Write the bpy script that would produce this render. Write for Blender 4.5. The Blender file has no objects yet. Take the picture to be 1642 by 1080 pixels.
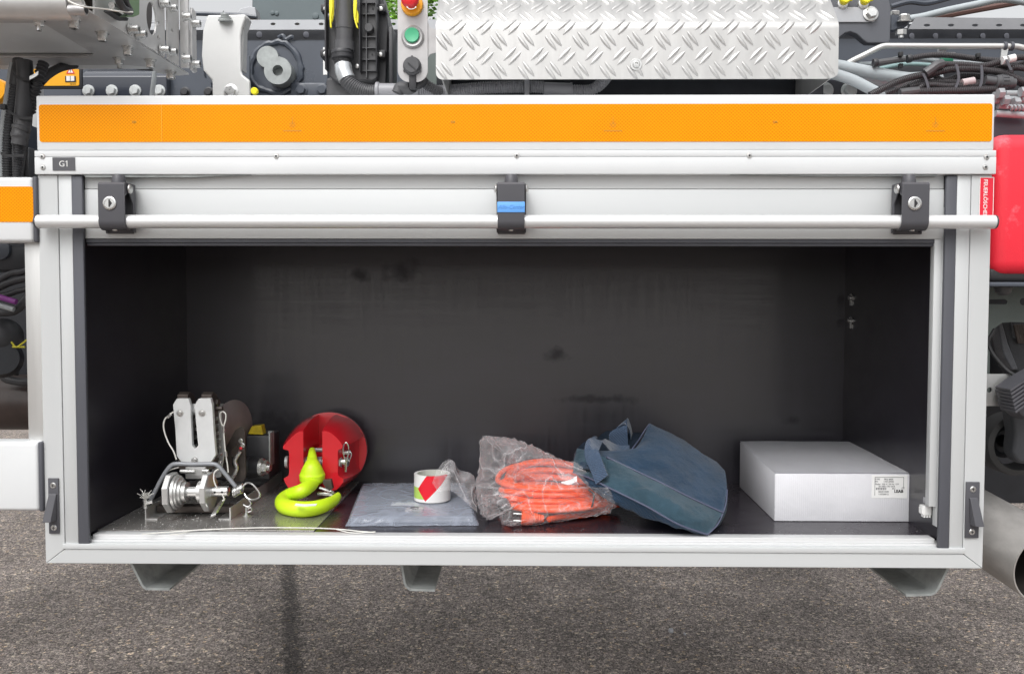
import bpy, bmesh, math, random
from mathutils import Vector, Matrix, noise
random.seed(7)
SC = bpy.context.scene
PI = math.pi
V = Vector

# ---------------------------------------------------------------- camera
CAM = V((0.0257, -1.8896, 1.0906)); PITCH = -0.041; YAW = -0.0127; ROLL = 0.0017; FPX = 1368.2
_f = V((math.sin(YAW)*math.cos(PITCH), math.cos(YAW)*math.cos(PITCH), math.sin(PITCH)))
_r = V((math.cos(YAW), -math.sin(YAW), 0)); _u = _r.cross(_f)
_R = math.cos(ROLL)*_r + math.sin(ROLL)*_u; _U = -math.sin(ROLL)*_r + math.cos(ROLL)*_u
cd = bpy.data.cameras.new('camera'); cam = bpy.data.objects.new('camera', cd)
SC.collection.objects.link(cam); SC.camera = cam
cam.matrix_world = Matrix(((_R.x, _U.x, -_f.x, CAM.x), (_R.y, _U.y, -_f.y, CAM.y), (_R.z, _U.z, -_f.z, CAM.z), (0, 0, 0, 1)))
cd.sensor_width = 36; cd.lens = 36*FPX/1642; cd.clip_end = 2000; cd.clip_start = 0.05

# ---------------------------------------------------------------- world, sun, exposure
wd = bpy.data.worlds.new('World'); SC.world = wd; wd.use_nodes = True
wn = wd.node_tree; bg = wn.nodes['Background']
sky = wn.nodes.new('ShaderNodeTexSky'); sky.sky_type = 'NISHITA'; sky.sun_disc = False
SUN_EL = math.radians(52); SUN_AZ = math.radians(200)      # behind the camera, a little to its left
sky.sun_elevation = SUN_EL; sky.sun_rotation = SUN_AZ; sky.dust_density = 4; sky.air_density = 1.2
hs = wn.nodes.new('ShaderNodeHueSaturation'); hs.inputs['Saturation'].default_value = 0.08
wn.links.new(sky.outputs[0], hs.inputs['Color']); # overcast: the cloud deck is brighter overhead than at the horizon
wt = wn.nodes.new('ShaderNodeTexCoord'); wz = wn.nodes.new('ShaderNodeSeparateXYZ'); wn.links.new(wt.outputs['Generated'], wz.inputs[0])
wr = wn.nodes.new('ShaderNodeMapRange'); wr.inputs[1].default_value = 0; wr.inputs[2].default_value = .9; wr.inputs[3].default_value = 1.1; wr.inputs[4].default_value = 2.1
wn.links.new(wz.outputs[2], wr.inputs[0]); wv = wn.nodes.new('ShaderNodeVectorMath'); wv.operation = 'SCALE'
wn.links.new(hs.outputs[0], wv.inputs[0]); wn.links.new(wr.outputs[0], wv.inputs[3]); wn.links.new(wv.outputs[0], bg.inputs[0]); bg.inputs[1].default_value = 0.15
sl = bpy.data.lights.new('sun', 'SUN'); sl.energy = 0.6; sl.angle = math.radians(25); sl.color = (1, 0.97, 0.93)
so = bpy.data.objects.new('sun', sl); SC.collection.objects.link(so)
sd = V((math.sin(SUN_AZ)*math.cos(SUN_EL), math.cos(SUN_AZ)*math.cos(SUN_EL), math.sin(SUN_EL)))
so.rotation_euler = sd.to_track_quat('Z', 'Y').to_euler()
SC.view_settings.view_transform = 'Standard'; SC.view_settings.look = 'None'
SC.view_settings.exposure = -0.12; SC.view_settings.gamma = 1
SC.cycles.max_bounces = 10; SC.cycles.transparent_max_bounces = 24

# ---------------------------------------------------------------- measuring helpers (photo pixel -> point at a real depth / height)
def ray(px, py): return ((px-821)/FPX)*_R + ((540-py)/FPX)*_U + _f
def W(px, py, Y):
    r = ray(px, py); return CAM + r*((Y-CAM.y)/r.y)
FLOOR = 0.5605
def G(px, py, z=FLOOR):
    r = ray(px, py); return CAM + r*((z-CAM.z)/r.z)

# ---------------------------------------------------------------- materials
def lin(c):
    return tuple(((x/255)/12.92 if x/255 <= .04045 else ((x/255+.055)/1.055)**2.4) for x in c)
MATS = {}
def mat(name, base, rough=.5, metal=0, var=0, vscale=8, bump=0, bscale=60, stretch=(1, 1, 1), rvar=0, spec=.5, coat=0, spots=None, alpha=None):
    if name in MATS: return MATS[name]
    m = bpy.data.materials.new(name); m.use_nodes = True; MATS[name] = m
    n = m.node_tree; L = n.links; p = n.nodes['Principled BSDF']
    p.inputs['Base Color'].default_value = (*base, 1); p.inputs['Roughness'].default_value = rough
    p.inputs['Metallic'].default_value = metal; p.inputs['Specular IOR Level'].default_value = spec
    p.inputs['Coat Weight'].default_value = coat; p.inputs['Coat Roughness'].default_value = .12
    tc = n.nodes.new('ShaderNodeTexCoord'); mp = n.nodes.new('ShaderNodeMapping'); mp.inputs['Scale'].default_value = stretch
    L.new(tc.outputs['Object'], mp.inputs[0])
    def nz(scale, det=6, rg=.6):
        t = n.nodes.new('ShaderNodeTexNoise'); t.inputs['Scale'].default_value = scale; t.inputs['Detail'].default_value = det
        t.inputs['Roughness'].default_value = rg; L.new(mp.outputs[0], t.inputs['Vector']); return t
    col = None
    if var:
        t = nz(vscale); mx = n.nodes.new('ShaderNodeMix'); mx.data_type = 'RGBA'
        cr = n.nodes.new('ShaderNodeMapRange'); cr.inputs[1].default_value = .3; cr.inputs[2].default_value = .7
        L.new(t.outputs[0], cr.inputs[0]); L.new(cr.outputs[0], mx.inputs[0])
        mx.inputs[6].default_value = (*[max(0, c*(1-var)) for c in base], 1); mx.inputs[7].default_value = (*[min(1, c*(1+var)) for c in base], 1)
        col = mx.outputs[2]
    if spots:
        sc_, thr, sc_col, amt = spots
        t = nz(sc_, 8, .7); cr = n.nodes.new('ShaderNodeMapRange'); cr.inputs[1].default_value = thr; cr.inputs[2].default_value = thr+.08
        cr.inputs[4].default_value = amt
        mx = n.nodes.new('ShaderNodeMix'); mx.data_type = 'RGBA'; L.new(t.outputs[0], cr.inputs[0]); L.new(cr.outputs[0], mx.inputs[0])
        if col: L.new(col, mx.inputs[6])
        else: mx.inputs[6].default_value = (*base, 1)
        mx.inputs[7].default_value = (*sc_col, 1); col = mx.outputs[2]
    if col: L.new(col, p.inputs['Base Color'])
    if rvar:
        t = nz(vscale*1.7); cr = n.nodes.new('ShaderNodeMapRange'); cr.inputs[1].default_value = .3; cr.inputs[2].default_value = .7
        cr.inputs[3].default_value = max(.02, rough-rvar); cr.inputs[4].default_value = min(1, rough+rvar)
        L.new(t.outputs[0], cr.inputs[0]); L.new(cr.outputs[0], p.inputs['Roughness'])
    if bump:
        t = nz(bscale, 4); b = n.nodes.new('ShaderNodeBump'); b.inputs['Strength'].default_value = bump; b.inputs['Distance'].default_value = .002
        L.new(t.outputs[0], b.inputs['Height']); L.new(b.outputs[0], p.inputs['Normal'])
    if alpha is not None: p.inputs['Alpha'].default_value = alpha
    return m
M_white = mat('white_powder_coat', (.67, .685, .695), .38, var=.03, vscale=5, bump=.05, bscale=400, rvar=.06, spots=(9, .68, (.52, .52, .5), .35))
M_frame = mat('anodised_frame', (.56, .575, .58), .42, .12, var=.05, vscale=6, bump=.03, bscale=250, stretch=(1, 1, .05), rvar=.08, spots=(48, .69, (.3, .3, .29), .5))
M_frameh = mat('anodised_frame_horizontal', (.56, .575, .58), .42, .12, var=.05, vscale=6, bump=.03, bscale=250, stretch=(.05, 1, 1), rvar=.08, spots=(48, .69, (.3, .3, .29), .5))
M_alu = mat('satin_aluminium', (.72, .725, .73), .4, .35, var=.02, bump=.02, bscale=300, stretch=(.05, 1, 1))
M_alu2 = mat('milled_aluminium', (.62, .62, .61), .42, .8, var=.1, vscale=9, bump=.15, bscale=180, stretch=(1, 1, .06), rvar=.1)
M_steel = mat('stainless_sheet', (.56, .555, .55), .42, .45, var=.12, vscale=7, bump=.1, bscale=120, rvar=.12, spots=(18, .68, (.2, .19, .18), .4))
M_bolt = mat('zinc_steel', (.62, .62, .61), .3, .9, var=.1, vscale=60, rvar=.1)
M_galv = mat('galvanised_steel', (.33, .35, .345), .45, .35, var=.22, vscale=30, bump=.1, bscale=80, rvar=.12)
M_seal = mat('grey_rubber', (.082, .085, .1), .55, var=.12, vscale=12, bump=.1, bscale=120, stretch=(1, 1, .2), spots=(30, .72, (.3, .3, .3), .3))
M_black = mat('black_plastic', (.034, .034, .038), .42, var=.2, vscale=20, bump=.1, bscale=150)
M_dark = mat('dark_grey_plastic', (.078, .078, .083), .42, var=.15, vscale=20, bump=.12, bscale=200)
M_dgrey = mat('latch_grey_plastic', (.07, .07, .08), .45, var=.08, bump=.15, bscale=500)
M_chas = mat('chassis_paint', (.065, .075, .095), .35, var=.12, vscale=6, bump=.08, bscale=60, rvar=.1, spots=(12, .66, (.2, .2, .2), .35))
M_chasd = mat('chassis_dark', (.02, .022, .028), .45, var=.3, vscale=12, bump=.2, bscale=40, rvar=.1)
M_chasl = mat('chassis_light_grey', (.42, .43, .45), .45, .2, var=.08, vscale=8, bump=.1, bscale=80)
M_ply = mat('film_faced_plywood', (.0105, .0088, .015), .34, var=.3, vscale=5, bump=.04, bscale=35, stretch=(.4, 1, 1.5), rvar=.06, spec=.95, coat=.3, spots=(3.2, .71, (.004, .004, .004), .6))
M_plyf = mat('plywood_floor', (.024, .02, .026), .24, var=.25, vscale=6, bump=.05, bscale=60, rvar=.08, spots=(90, .78, (.3, .3, .3), .5))
M_sheet = mat('scratched_aluminium_floor', (.36, .345, .33), .26, .62, var=.25, vscale=9, bump=.08, bscale=90, stretch=(1, .25, 1), rvar=.12)
M_red = mat('red_enamel', (.68, .014, .025), .25, var=.06, vscale=9, bump=.05, bscale=80, coat=.5)
M_redp = mat('red_roto_plastic', (.8, .018, .04), .5, var=.06, vscale=8, bump=.35, bscale=500, spots=(7, .54, (.85, .2, .24), .6))
M_lime = mat('lime_enamel', (.6, .86, .02), .4, var=.05, bump=.12, bscale=120)
M_yel = mat('yellow_plastic', (.85, .75, .02), .4, var=.05)
M_org = mat('orange_cable', (.86, .085, .008), .38, var=.06, vscale=20, spec=.4)
M_nylon = mat('white_nylon', (.62, .63, .63), .42, var=.05, vscale=30, spots=(35, .72, (.3, .1, .05), .7))
M_rust = mat('worn_dark_steel', (.09, .075, .068), .45, .6, var=.35, vscale=30, bump=.2, bscale=100)
M_grey = mat('grey_sheath', (.32, .34, .35), .45, var=.1, vscale=9, bump=.1, bscale=40)
M_pale = mat('pale_hose', (.4, .44, .46), .42, var=.12, vscale=6, bump=.1, bscale=30)
M_wire = mat('white_wire', (.68, .67, .63), .45)
M_plate = mat('tread_aluminium', (.52, .515, .505), .46, .75, var=.08, vscale=12, bump=.08, bscale=120, rvar=.12, stretch=(3, 1, .4))
M_green = mat('green_button', (.07, .42, .22), .35)
M_estop = mat('emergency_red', (.72, .02, .03), .3, coat=.5)
M_amber = mat('amber_plastic', (.9, .4, .01), .35)
M_leg = mat('faceplate_metal', (.42, .41, .41), .45, .55, var=.12, vscale=14, rvar=.1)
M_labw = mat('white_label', (.78, .78, .77), .5)
M_ink = mat('black_ink', (.02, .02, .022), .6)
M_inkf = mat('faint_ink', (.55, .25, .02), .5)
M_labr = mat('red_label', (.7, .015, .04), .4)
M_laby = mat('yellow_label', (.85, .4, .0), .45, var=.03)
M_blue = mat('blue_sticker', (.13, .38, .85), .45)
M_inkb = mat('blue_ink', (.09, .28, .66), .5)
M_purp = mat('purple_hose', (.2, .03, .22), .4)
M_olive = mat('olive_plate', (.13, .155, .145), .5, .1, var=.12, vscale=10)
M_grn = mat('green_paint', (.13, .22, .11), .45, var=.1)
M_text = mat('wrinkle_paint', (.05, .053, .06), .55, bump=1.0, bscale=260)
M_exh = mat('exhaust_steel', (.52, .5, .48), .42, .5, var=.28, vscale=10, bump=.12, bscale=60, rvar=.12, stretch=(1, .5, 1))
M_soot = mat('soot', (.02, .016, .014), .9, var=.4, vscale=20)
M_card = mat('white_cardboard', (.63, .63, .66), .75, var=.03, vscale=10, bump=.35, bscale=120, stretch=(1.6, .15, .15))

def film(name, clear, crease, tint, rough, scale, bst):
    m = bpy.data.materials.new(name); m.use_nodes = True; n = m.node_tree; L = n.links; p = n.nodes['Principled BSDF']
    p.inputs['Base Color'].default_value = (*tint, 1); p.inputs['Roughness'].default_value = rough
    p.inputs['Specular IOR Level'].default_value = 1
    tr = n.nodes.new('ShaderNodeBsdfTransparent'); mx = n.nodes.new('ShaderNodeMixShader')
    def M(op, a, b=0, c=0, clamp=False):
        x = n.nodes.new('ShaderNodeMath'); x.operation = op; x.use_clamp = clamp
        for i_, q_ in enumerate((a, b, c)):
            if isinstance(q_, (int, float)): x.inputs[i_].default_value = q_
            else: L.new(q_, x.inputs[i_])
        return x.outputs[0]
    tc = n.nodes.new('ShaderNodeTexCoord'); rid = []
    for k, (sc_, wdt) in enumerate(((scale, .035), (scale*2.3, .03))):
        nz = n.nodes.new('ShaderNodeTexNoise'); nz.inputs['Scale'].default_value = sc_; nz.inputs['Detail'].default_value = 1.5; nz.inputs['Distortion'].default_value = .6
        mp = n.nodes.new('ShaderNodeMapping'); mp.inputs['Location'].default_value = (3*k, k, 0); L.new(tc.outputs['Object'], mp.inputs[0]); L.new(mp.outputs[0], nz.inputs['Vector'])
        a = M('ABSOLUTE', M('SUBTRACT', nz.outputs[0], .5)); rid.append(M('SUBTRACT', 1, M('DIVIDE', a, wdt), 0, True))
    r = M('MAXIMUM', rid[0], M('MULTIPLY', rid[1], .6))
    b = n.nodes.new('ShaderNodeBump'); b.inputs['Strength'].default_value = bst; b.inputs['Distance'].default_value = .006
    L.new(r, b.inputs['Height']); L.new(b.outputs[0], p.inputs['Normal'])
    lw = n.nodes.new('ShaderNodeLayerWeight'); lw.inputs[0].default_value = .3
    op = M('MULTIPLY_ADD', lw.outputs['Facing'], .4, M('MULTIPLY_ADD', r, crease, 1-clear), True)
    L.new(op, mx.inputs[0]); L.new(tr.outputs[0], mx.inputs[1]); L.new(p.outputs[0], mx.inputs[2])
    L.new(mx.outputs[0], n.nodes['Material Output'].inputs[0]); return m
M_film = film('clear_poly_bag', .945, .24, (.82, .79, .81), .14, 8, .5)
M_film2 = film('flat_poly_bag', .72, .12, (.5, .55, .66), .2, 7, .25)

def mat_back():
    m = M_ply.copy(); m.name = 'film_faced_plywood_scuffed'; n = m.node_tree; L = n.links; p = n.nodes['Principled BSDF']; tc = n.nodes['Texture Coordinate']
    def M(op, a, b=0, c=0, clamp=False):
        x = n.nodes.new('ShaderNodeMath'); x.operation = op; x.use_clamp = clamp
        for i_, q_ in enumerate((a, b, c)):
            if isinstance(q_, (int, float)): x.inputs[i_].default_value = q_
            else: L.new(q_, x.inputs[i_])
        return x.outputs[0]
    nz = n.nodes.new('ShaderNodeTexNoise'); nz.inputs['Scale'].default_value = 30; nz.inputs['Detail'].default_value = 6; L.new(tc.outputs['Object'], nz.inputs['Vector'])
    geo = n.nodes.new('ShaderNodeNewGeometry'); sx = n.nodes.new('ShaderNodeSeparateXYZ'); L.new(geo.outputs['Position'], sx.inputs[0]); tot = None
    for px, py, rx, rz in ((645, 434, .05, .03), (577, 440, .035, .018), (893, 568, .035, .022), (1270, 674, .03, .012), (440, 690, .14, .06), (960, 640, .12, .012)):
        c = W(px, py, .6); dx = M('DIVIDE', M('SUBTRACT', sx.outputs[0], c.x), rx); dz = M('DIVIDE', M('SUBTRACT', sx.outputs[2], c.z), rz)
        d = M('SQRT', M('ADD', M('MULTIPLY', dx, dx), M('MULTIPLY', dz, dz)))
        f = M('MULTIPLY', M('SUBTRACT', 1.2, M('ADD', d, M('MULTIPLY', M('SUBTRACT', nz.outputs[0], .5), 2.6)), 0, True), .5); tot = f if tot is None else M('MAXIMUM', tot, f)
    # fine vertical and horizontal rub marks
    mp = n.nodes.new('ShaderNodeMapping'); mp.inputs['Scale'].default_value = (120, 1, 6); L.new(tc.outputs['Object'], mp.inputs[0])
    n2 = n.nodes.new('ShaderNodeTexNoise'); n2.inputs['Scale'].default_value = 1; n2.inputs['Detail'].default_value = 5; L.new(mp.outputs[0], n2.inputs['Vector'])
    mp3 = n.nodes.new('ShaderNodeMapping'); mp3.inputs['Scale'].default_value = (5, 1, 160); L.new(tc.outputs['Object'], mp3.inputs[0])
    n3 = n.nodes.new('ShaderNodeTexNoise'); n3.inputs['Scale'].default_value = 1; n3.inputs['Detail'].default_value = 5; L.new(mp3.outputs[0], n3.inputs['Vector'])
    g_ = M('ADD', M('MULTIPLY', n2.outputs[0], .5), M('MULTIPLY', n3.outputs[0], .5))
    rr = M('MULTIPLY_ADD', g_, .5, .14); rr = M('ADD', rr, M('MULTIPLY', tot, .3)); L.new(rr, p.inputs['Roughness'])
    cur = p.inputs['Base Color'].links[0].from_socket
    k = M('MULTIPLY', M('SUBTRACT', 1, M('MULTIPLY', tot, .6)), M('MULTIPLY_ADD', g_, 1.6, .35))
    v = n.nodes.new('ShaderNodeVectorMath'); v.operation = 'SCALE'; L.new(cur, v.inputs[0]); L.new(k, v.inputs[3]); L.new(v.outputs[0], p.inputs['Base Color'])
    L.new(M('SUBTRACT', .34, M('MULTIPLY', tot, .34)), p.inputs['Coat Weight'])
    L.new(M('SUBTRACT', 1, M('MULTIPLY', tot, .8)), p.inputs['Specular IOR Level'])
    return m
M_back = mat_back()
def mat_cardw(name, axis):
    m = mat(name, (.63, .63, .66), .75, var=.04, vscale=9); n = m.node_tree; L = n.links
    w = n.nodes.new('ShaderNodeTexWave'); w.bands_direction = axis; w.inputs['Scale'].default_value = 62; w.inputs['Distortion'].default_value = 1; L.new(n.nodes['Texture Coordinate'].outputs['Object'], w.inputs['Vector'])
    nz = n.nodes.new('ShaderNodeTexNoise'); nz.inputs['Scale'].default_value = 14; nz.inputs['Detail'].default_value = 4; L.new(n.nodes['Texture Coordinate'].outputs['Object'], nz.inputs['Vector'])
    b = n.nodes.new('ShaderNodeBump'); b.inputs['Strength'].default_value = .35; b.inputs['Distance'].default_value = .0006; L.new(w.outputs[0], b.inputs['Height'])
    b2 = n.nodes.new('ShaderNodeBump'); b2.inputs['Strength'].default_value = .5; b2.inputs['Distance'].default_value = .006; L.new(nz.outputs[0], b2.inputs['Height']); L.new(b.outputs[0], b2.inputs['Normal']); L.new(b2.outputs[0], n.nodes['Principled BSDF'].inputs['Normal'])
    return m
M_cardx = mat_cardw('cardboard_front', 'X'); M_cardy = mat_cardw('cardboard_side', 'X')

def mat_tape():
    m = bpy.data.materials.new('amber_reflective_tape'); m.use_nodes = True; n = m.node_tree; L = n.links; p = n.nodes['Principled BSDF']
    tc = n.nodes.new('ShaderNodeTexCoord'); sx = n.nodes.new('ShaderNodeSeparateXYZ'); L.new(tc.outputs['Object'], sx.inputs[0])
    def M(op, a, b=None):
        x = n.nodes.new('ShaderNodeMath'); x.operation = op
        for i, q in enumerate((a, b)):
            if q is None: continue
            if isinstance(q, (int, float)): x.inputs[i].default_value = q
            else: L.new(q, x.inputs[i])
        return x.outputs[0]
    k = 1/0.0078
    X = M('MULTIPLY', sx.outputs[0], k); Z = M('MULTIPLY', sx.outputs[2], k*1.05)
    def line(o): # 0 on the cell line
        f = M('FRACT', o); return M('ABSOLUTE', M('SUBTRACT', f, .5))
    d = M('MAXIMUM', line(M('ADD', X, Z)), line(M('SUBTRACT', X, Z)))
    e = n.nodes.new('ShaderNodeMapRange'); e.inputs[1].default_value = .34; e.inputs[2].default_value = .48; L.new(d, e.inputs[0])
    nz = n.nodes.new('ShaderNodeTexNoise'); nz.inputs['Scale'].default_value = 9; nz.inputs['Detail'].default_value = 3; L.new(tc.outputs['Object'], nz.inputs['Vector'])
    a = n.nodes.new('ShaderNodeMix'); a.data_type = 'RGBA'; a.inputs[6].default_value = (.70, .205, .0, 1); a.inputs[7].default_value = (.80, .255, .0, 1); L.new(nz.outputs[0], a.inputs[0])
    c = n.nodes.new('ShaderNodeMix'); c.data_type = 'RGBA'; L.new(a.outputs[2], c.inputs[6]); c.inputs[7].default_value = (.98, .40, .0, 1); L.new(e.outputs[0], c.inputs[0])
    L.new(c.outputs[2], p.inputs['Base Color']); p.inputs['Roughness'].default_value = .32; p.inputs['Specular IOR Level'].default_value = .12
    return m
M_tape = mat_tape()

def mat_asphalt():
    m = bpy.data.materials.new('asphalt'); m.use_nodes = True; n = m.node_tree; L = n.links; p = n.nodes['Principled BSDF']
    tc = n.nodes.new('ShaderNodeTexCoord')
    def vor(s):
        w = n.nodes.new('ShaderNodeTexNoise'); w.inputs['Scale'].default_value = s*.8; L.new(tc.outputs['Object'], w.inputs['Vector'])
        ad = n.nodes.new('ShaderNodeVectorMath'); ad.operation = 'SCALE'; ad.inputs[3].default_value = .6/s; L.new(w.outputs['Color'], ad.inputs[0])
        a2 = n.nodes.new('ShaderNodeVectorMath'); L.new(tc.outputs['Object'], a2.inputs[0]); L.new(ad.outputs[0], a2.inputs[1])
        v = n.nodes.new('ShaderNodeTexVoronoi'); v.inputs['Scale'].default_value = s; v.inputs['Randomness'].default_value = 1; L.new(a2.outputs[0], v.inputs['Vector']); return v
    v1 = vor(105); v2 = vor(260)
    sep = n.nodes.new('ShaderNodeSeparateColor'); L.new(v1.outputs['Color'], sep.inputs[0])
    r1 = n.nodes.new('ShaderNodeValToRGB'); L.new(sep.outputs[0], r1.inputs[0])
    e = r1.color_ramp.elements; e[0].position = 0; e[0].color = (.088, .076, .069, 1); e[1].position = 1; e[1].color = (.27, .24, .2, 1)
    for pos, c in ((.35, (.12, .107, .1)), (.6, (.155, .138, .13)), (.8, (.185, .163, .152)), (.92, (.215, .19, .17)), (.955, (.3, .235, .165)), (.97, (.36, .32, .27))):
        q = e.new(pos); q.color = (*c, 1)
    sep2 = n.nodes.new('ShaderNodeSeparateColor'); L.new(v2.outputs['Color'], sep2.inputs[0])
    r2 = n.nodes.new('ShaderNodeValToRGB'); L.new(sep2.outputs[1], r2.inputs[0])
    r2.color_ramp.elements[0].color = (.28, .28, .29, 1); r2.color_ramp.elements[1].color = (1.95, 1.88, 1.8, 1)
    mu = n.nodes.new('ShaderNodeMix'); mu.data_type = 'RGBA'; mu.blend_type = 'MULTIPLY'; mu.inputs[0].default_value = 1
    L.new(r1.outputs[0], mu.inputs[6]); L.new(r2.outputs[0], mu.inputs[7])
    # binder between the stones
    d = n.nodes.new('ShaderNodeTexVoronoi'); d.feature = 'DISTANCE_TO_EDGE'; d.inputs['Scale'].default_value = 120; L.new(tc.outputs['Object'], d.inputs['Vector'])
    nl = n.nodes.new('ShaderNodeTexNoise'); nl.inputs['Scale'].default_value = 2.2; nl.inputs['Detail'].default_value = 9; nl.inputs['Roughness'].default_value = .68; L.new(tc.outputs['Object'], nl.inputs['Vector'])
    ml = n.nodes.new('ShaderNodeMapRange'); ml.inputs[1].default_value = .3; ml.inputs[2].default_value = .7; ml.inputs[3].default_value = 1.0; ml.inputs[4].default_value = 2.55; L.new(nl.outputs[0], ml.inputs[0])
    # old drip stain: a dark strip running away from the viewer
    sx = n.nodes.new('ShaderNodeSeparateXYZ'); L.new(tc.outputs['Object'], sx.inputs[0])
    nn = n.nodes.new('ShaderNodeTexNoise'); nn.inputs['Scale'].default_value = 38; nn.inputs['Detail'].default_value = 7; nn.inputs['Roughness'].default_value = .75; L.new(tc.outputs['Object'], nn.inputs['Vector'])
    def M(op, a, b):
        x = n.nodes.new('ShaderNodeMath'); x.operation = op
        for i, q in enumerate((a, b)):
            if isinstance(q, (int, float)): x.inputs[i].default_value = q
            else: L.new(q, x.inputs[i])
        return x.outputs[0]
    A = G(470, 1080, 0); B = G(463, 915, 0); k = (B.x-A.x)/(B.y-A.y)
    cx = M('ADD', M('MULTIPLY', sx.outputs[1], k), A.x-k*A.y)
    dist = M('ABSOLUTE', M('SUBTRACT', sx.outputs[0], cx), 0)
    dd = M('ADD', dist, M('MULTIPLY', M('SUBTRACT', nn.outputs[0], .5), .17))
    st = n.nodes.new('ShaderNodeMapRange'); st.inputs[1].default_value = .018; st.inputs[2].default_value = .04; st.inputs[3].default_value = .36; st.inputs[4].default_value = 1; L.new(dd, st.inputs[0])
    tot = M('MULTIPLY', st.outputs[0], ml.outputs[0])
    ed = n.nodes.new('ShaderNodeMapRange'); ed.inputs[1].default_value = 0; ed.inputs[2].default_value = .12; ed.inputs[3].default_value = .45; ed.inputs[4].default_value = 1; L.new(d.outputs['Distance'], ed.inputs[0])
    tot = M('MULTIPLY', tot, ed.outputs[0])
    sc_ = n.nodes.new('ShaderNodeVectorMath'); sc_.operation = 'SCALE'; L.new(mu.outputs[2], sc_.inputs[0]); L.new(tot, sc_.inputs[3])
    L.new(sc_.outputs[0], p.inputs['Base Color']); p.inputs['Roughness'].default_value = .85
    b = n.nodes.new('ShaderNodeBump'); b.inputs['Strength'].default_value = .9; b.inputs['Distance'].default_value = .006
    L.new(M('ADD', sep.outputs[1], M('MULTIPLY', ed.outputs[0], .7)), b.inputs['Height']); L.new(b.outputs[0], p.inputs['Normal'])
    return m
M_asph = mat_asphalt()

def mat_corr(name, base, pitch_scale):  # fabric weave
    m = mat(name, base, .85, var=.22, vscale=14, bump=0)
    n = m.node_tree; L = n.links; p = n.nodes['Principled BSDF']; tc = n.nodes['Texture Coordinate']
    w = n.nodes.new('ShaderNodeTexWave'); w.inputs['Scale'].default_value = pitch_scale; w.bands_direction = 'DIAGONAL'; w.inputs['Distortion'].default_value = 2.5
    L.new(tc.outputs['Object'], w.inputs['Vector'])
    nz = n.nodes.new('ShaderNodeTexNoise'); nz.inputs['Scale'].default_value = 28; nz.inputs['Detail'].default_value = 6; L.new(tc.outputs['Object'], nz.inputs['Vector'])
    b = n.nodes.new('ShaderNodeBump'); b.inputs['Strength'].default_value = .6; b.inputs['Distance'].default_value = .0015; L.new(w.outputs[0], b.inputs['Height'])
    b2 = n.nodes.new('ShaderNodeBump'); b2.inputs['Strength'].default_value = .8; b2.inputs['Distance'].default_value = .008; L.new(nz.outputs[0], b2.inputs['Height']); L.new(b.outputs[0], b2.inputs['Normal'])
    L.new(b2.outputs[0], p.inputs['Normal']); p.inputs['Sheen Weight'].default_value = .3
    return m
M_canvas = mat_corr('blue_canvas', (.026, .075, .148), 160)
M_canvas2 = mat_corr('blue_canvas_faded', (.055, .122, .172), 160)
M_web = mat_corr('blue_webbing', (.03, .055, .1), 85)
M_pipe = mat('bag_piping', (.07, .08, .13), .5)

# ---------------------------------------------------------------- mesh helpers
def box(bm, x, y, z, bev=0, seg=2):
    t = bmesh.new(); bmesh.ops.create_cube(t, size=1)
    for v in t.verts: v.co = V(((x[0]+x[1])/2+v.co.x*(x[1]-x[0]), (y[0]+y[1])/2+v.co.y*(y[1]-y[0]), (z[0]+z[1])/2+v.co.z*(z[1]-z[0])))
    if bev: bmesh.ops.bevel(t, geom=t.edges[:], offset=bev, segments=seg, profile=.5, affect='EDGES')
    join(bm, t)
def join(bm, t, mx=None):
    if mx: bmesh.ops.transform(t, matrix=mx, verts=t.verts)
    m = bpy.data.meshes.new('t'); t.to_mesh(m); t.free(); bm.from_mesh(m); bpy.data.meshes.remove(m)
def frame_of(d):
    d = V(d).normalized(); a = V((0, 0, 1)) if abs(d.z) < .9 else V((1, 0, 0)); u = a.cross(d).normalized(); return u, d.cross(u), d
def cyl(bm, p0, p1, r0, r1=None, seg=24, caps=True):
    lathe(bm, p0, V(p1)-V(p0), [(r0, 0), (r0 if r1 is None else r1, (V(p1)-V(p0)).length)], seg, caps)
def lathe(bm, o, axis, prof, seg=32, caps=True, rot=0, squash=None):
    u, w, d = frame_of(axis); o = V(o); rings = []
    for r, h in prof:
        ring = []
        for i in range(seg):
            a = rot+2*PI*i/seg; ring.append(bm.verts.new(o+d*h+u*(r*math.cos(a))+w*(r*math.sin(a))*(squash or 1)))
        rings.append(ring)
    for a, b in zip(rings, rings[1:]):
        for i in range(seg): bm.faces.new((a[i], a[(i+1) % seg], b[(i+1) % seg], b[i]))
    if caps:
        bm.faces.new(rings[0][::-1]); bm.faces.new(rings[-1])
def cr(pts, n=8):
    pts = [V(p) for p in pts]
    if len(pts) < 3:
        return [pts[0].lerp(pts[-1], i/n) for i in range(n+1)]
    P = [2*pts[0]-pts[1]]+pts+[2*pts[-1]-pts[-2]]; out = []
    for i in range(1, len(P)-2):
        a, b, c, d = P[i-1:i+3]
        for k in range(n):
            t = k/n; out.append(.5*((2*b)+(c-a)*t+(2*a-5*b+4*c-d)*t*t+(3*b-a-3*c+d)*t**3))
    out.append(pts[-1]); return out
def resample(pts, step):
    out = [pts[0].copy()]; acc = 0
    for a, b in zip(pts, pts[1:]):
        L = (b-a).length
        while acc+L >= step and L > 1e-9:
            t = (step-acc)/L; a = a.lerp(b, t); out.append(a.copy()); L = (b-a).length; acc = 0
        acc += L
    return out
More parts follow.
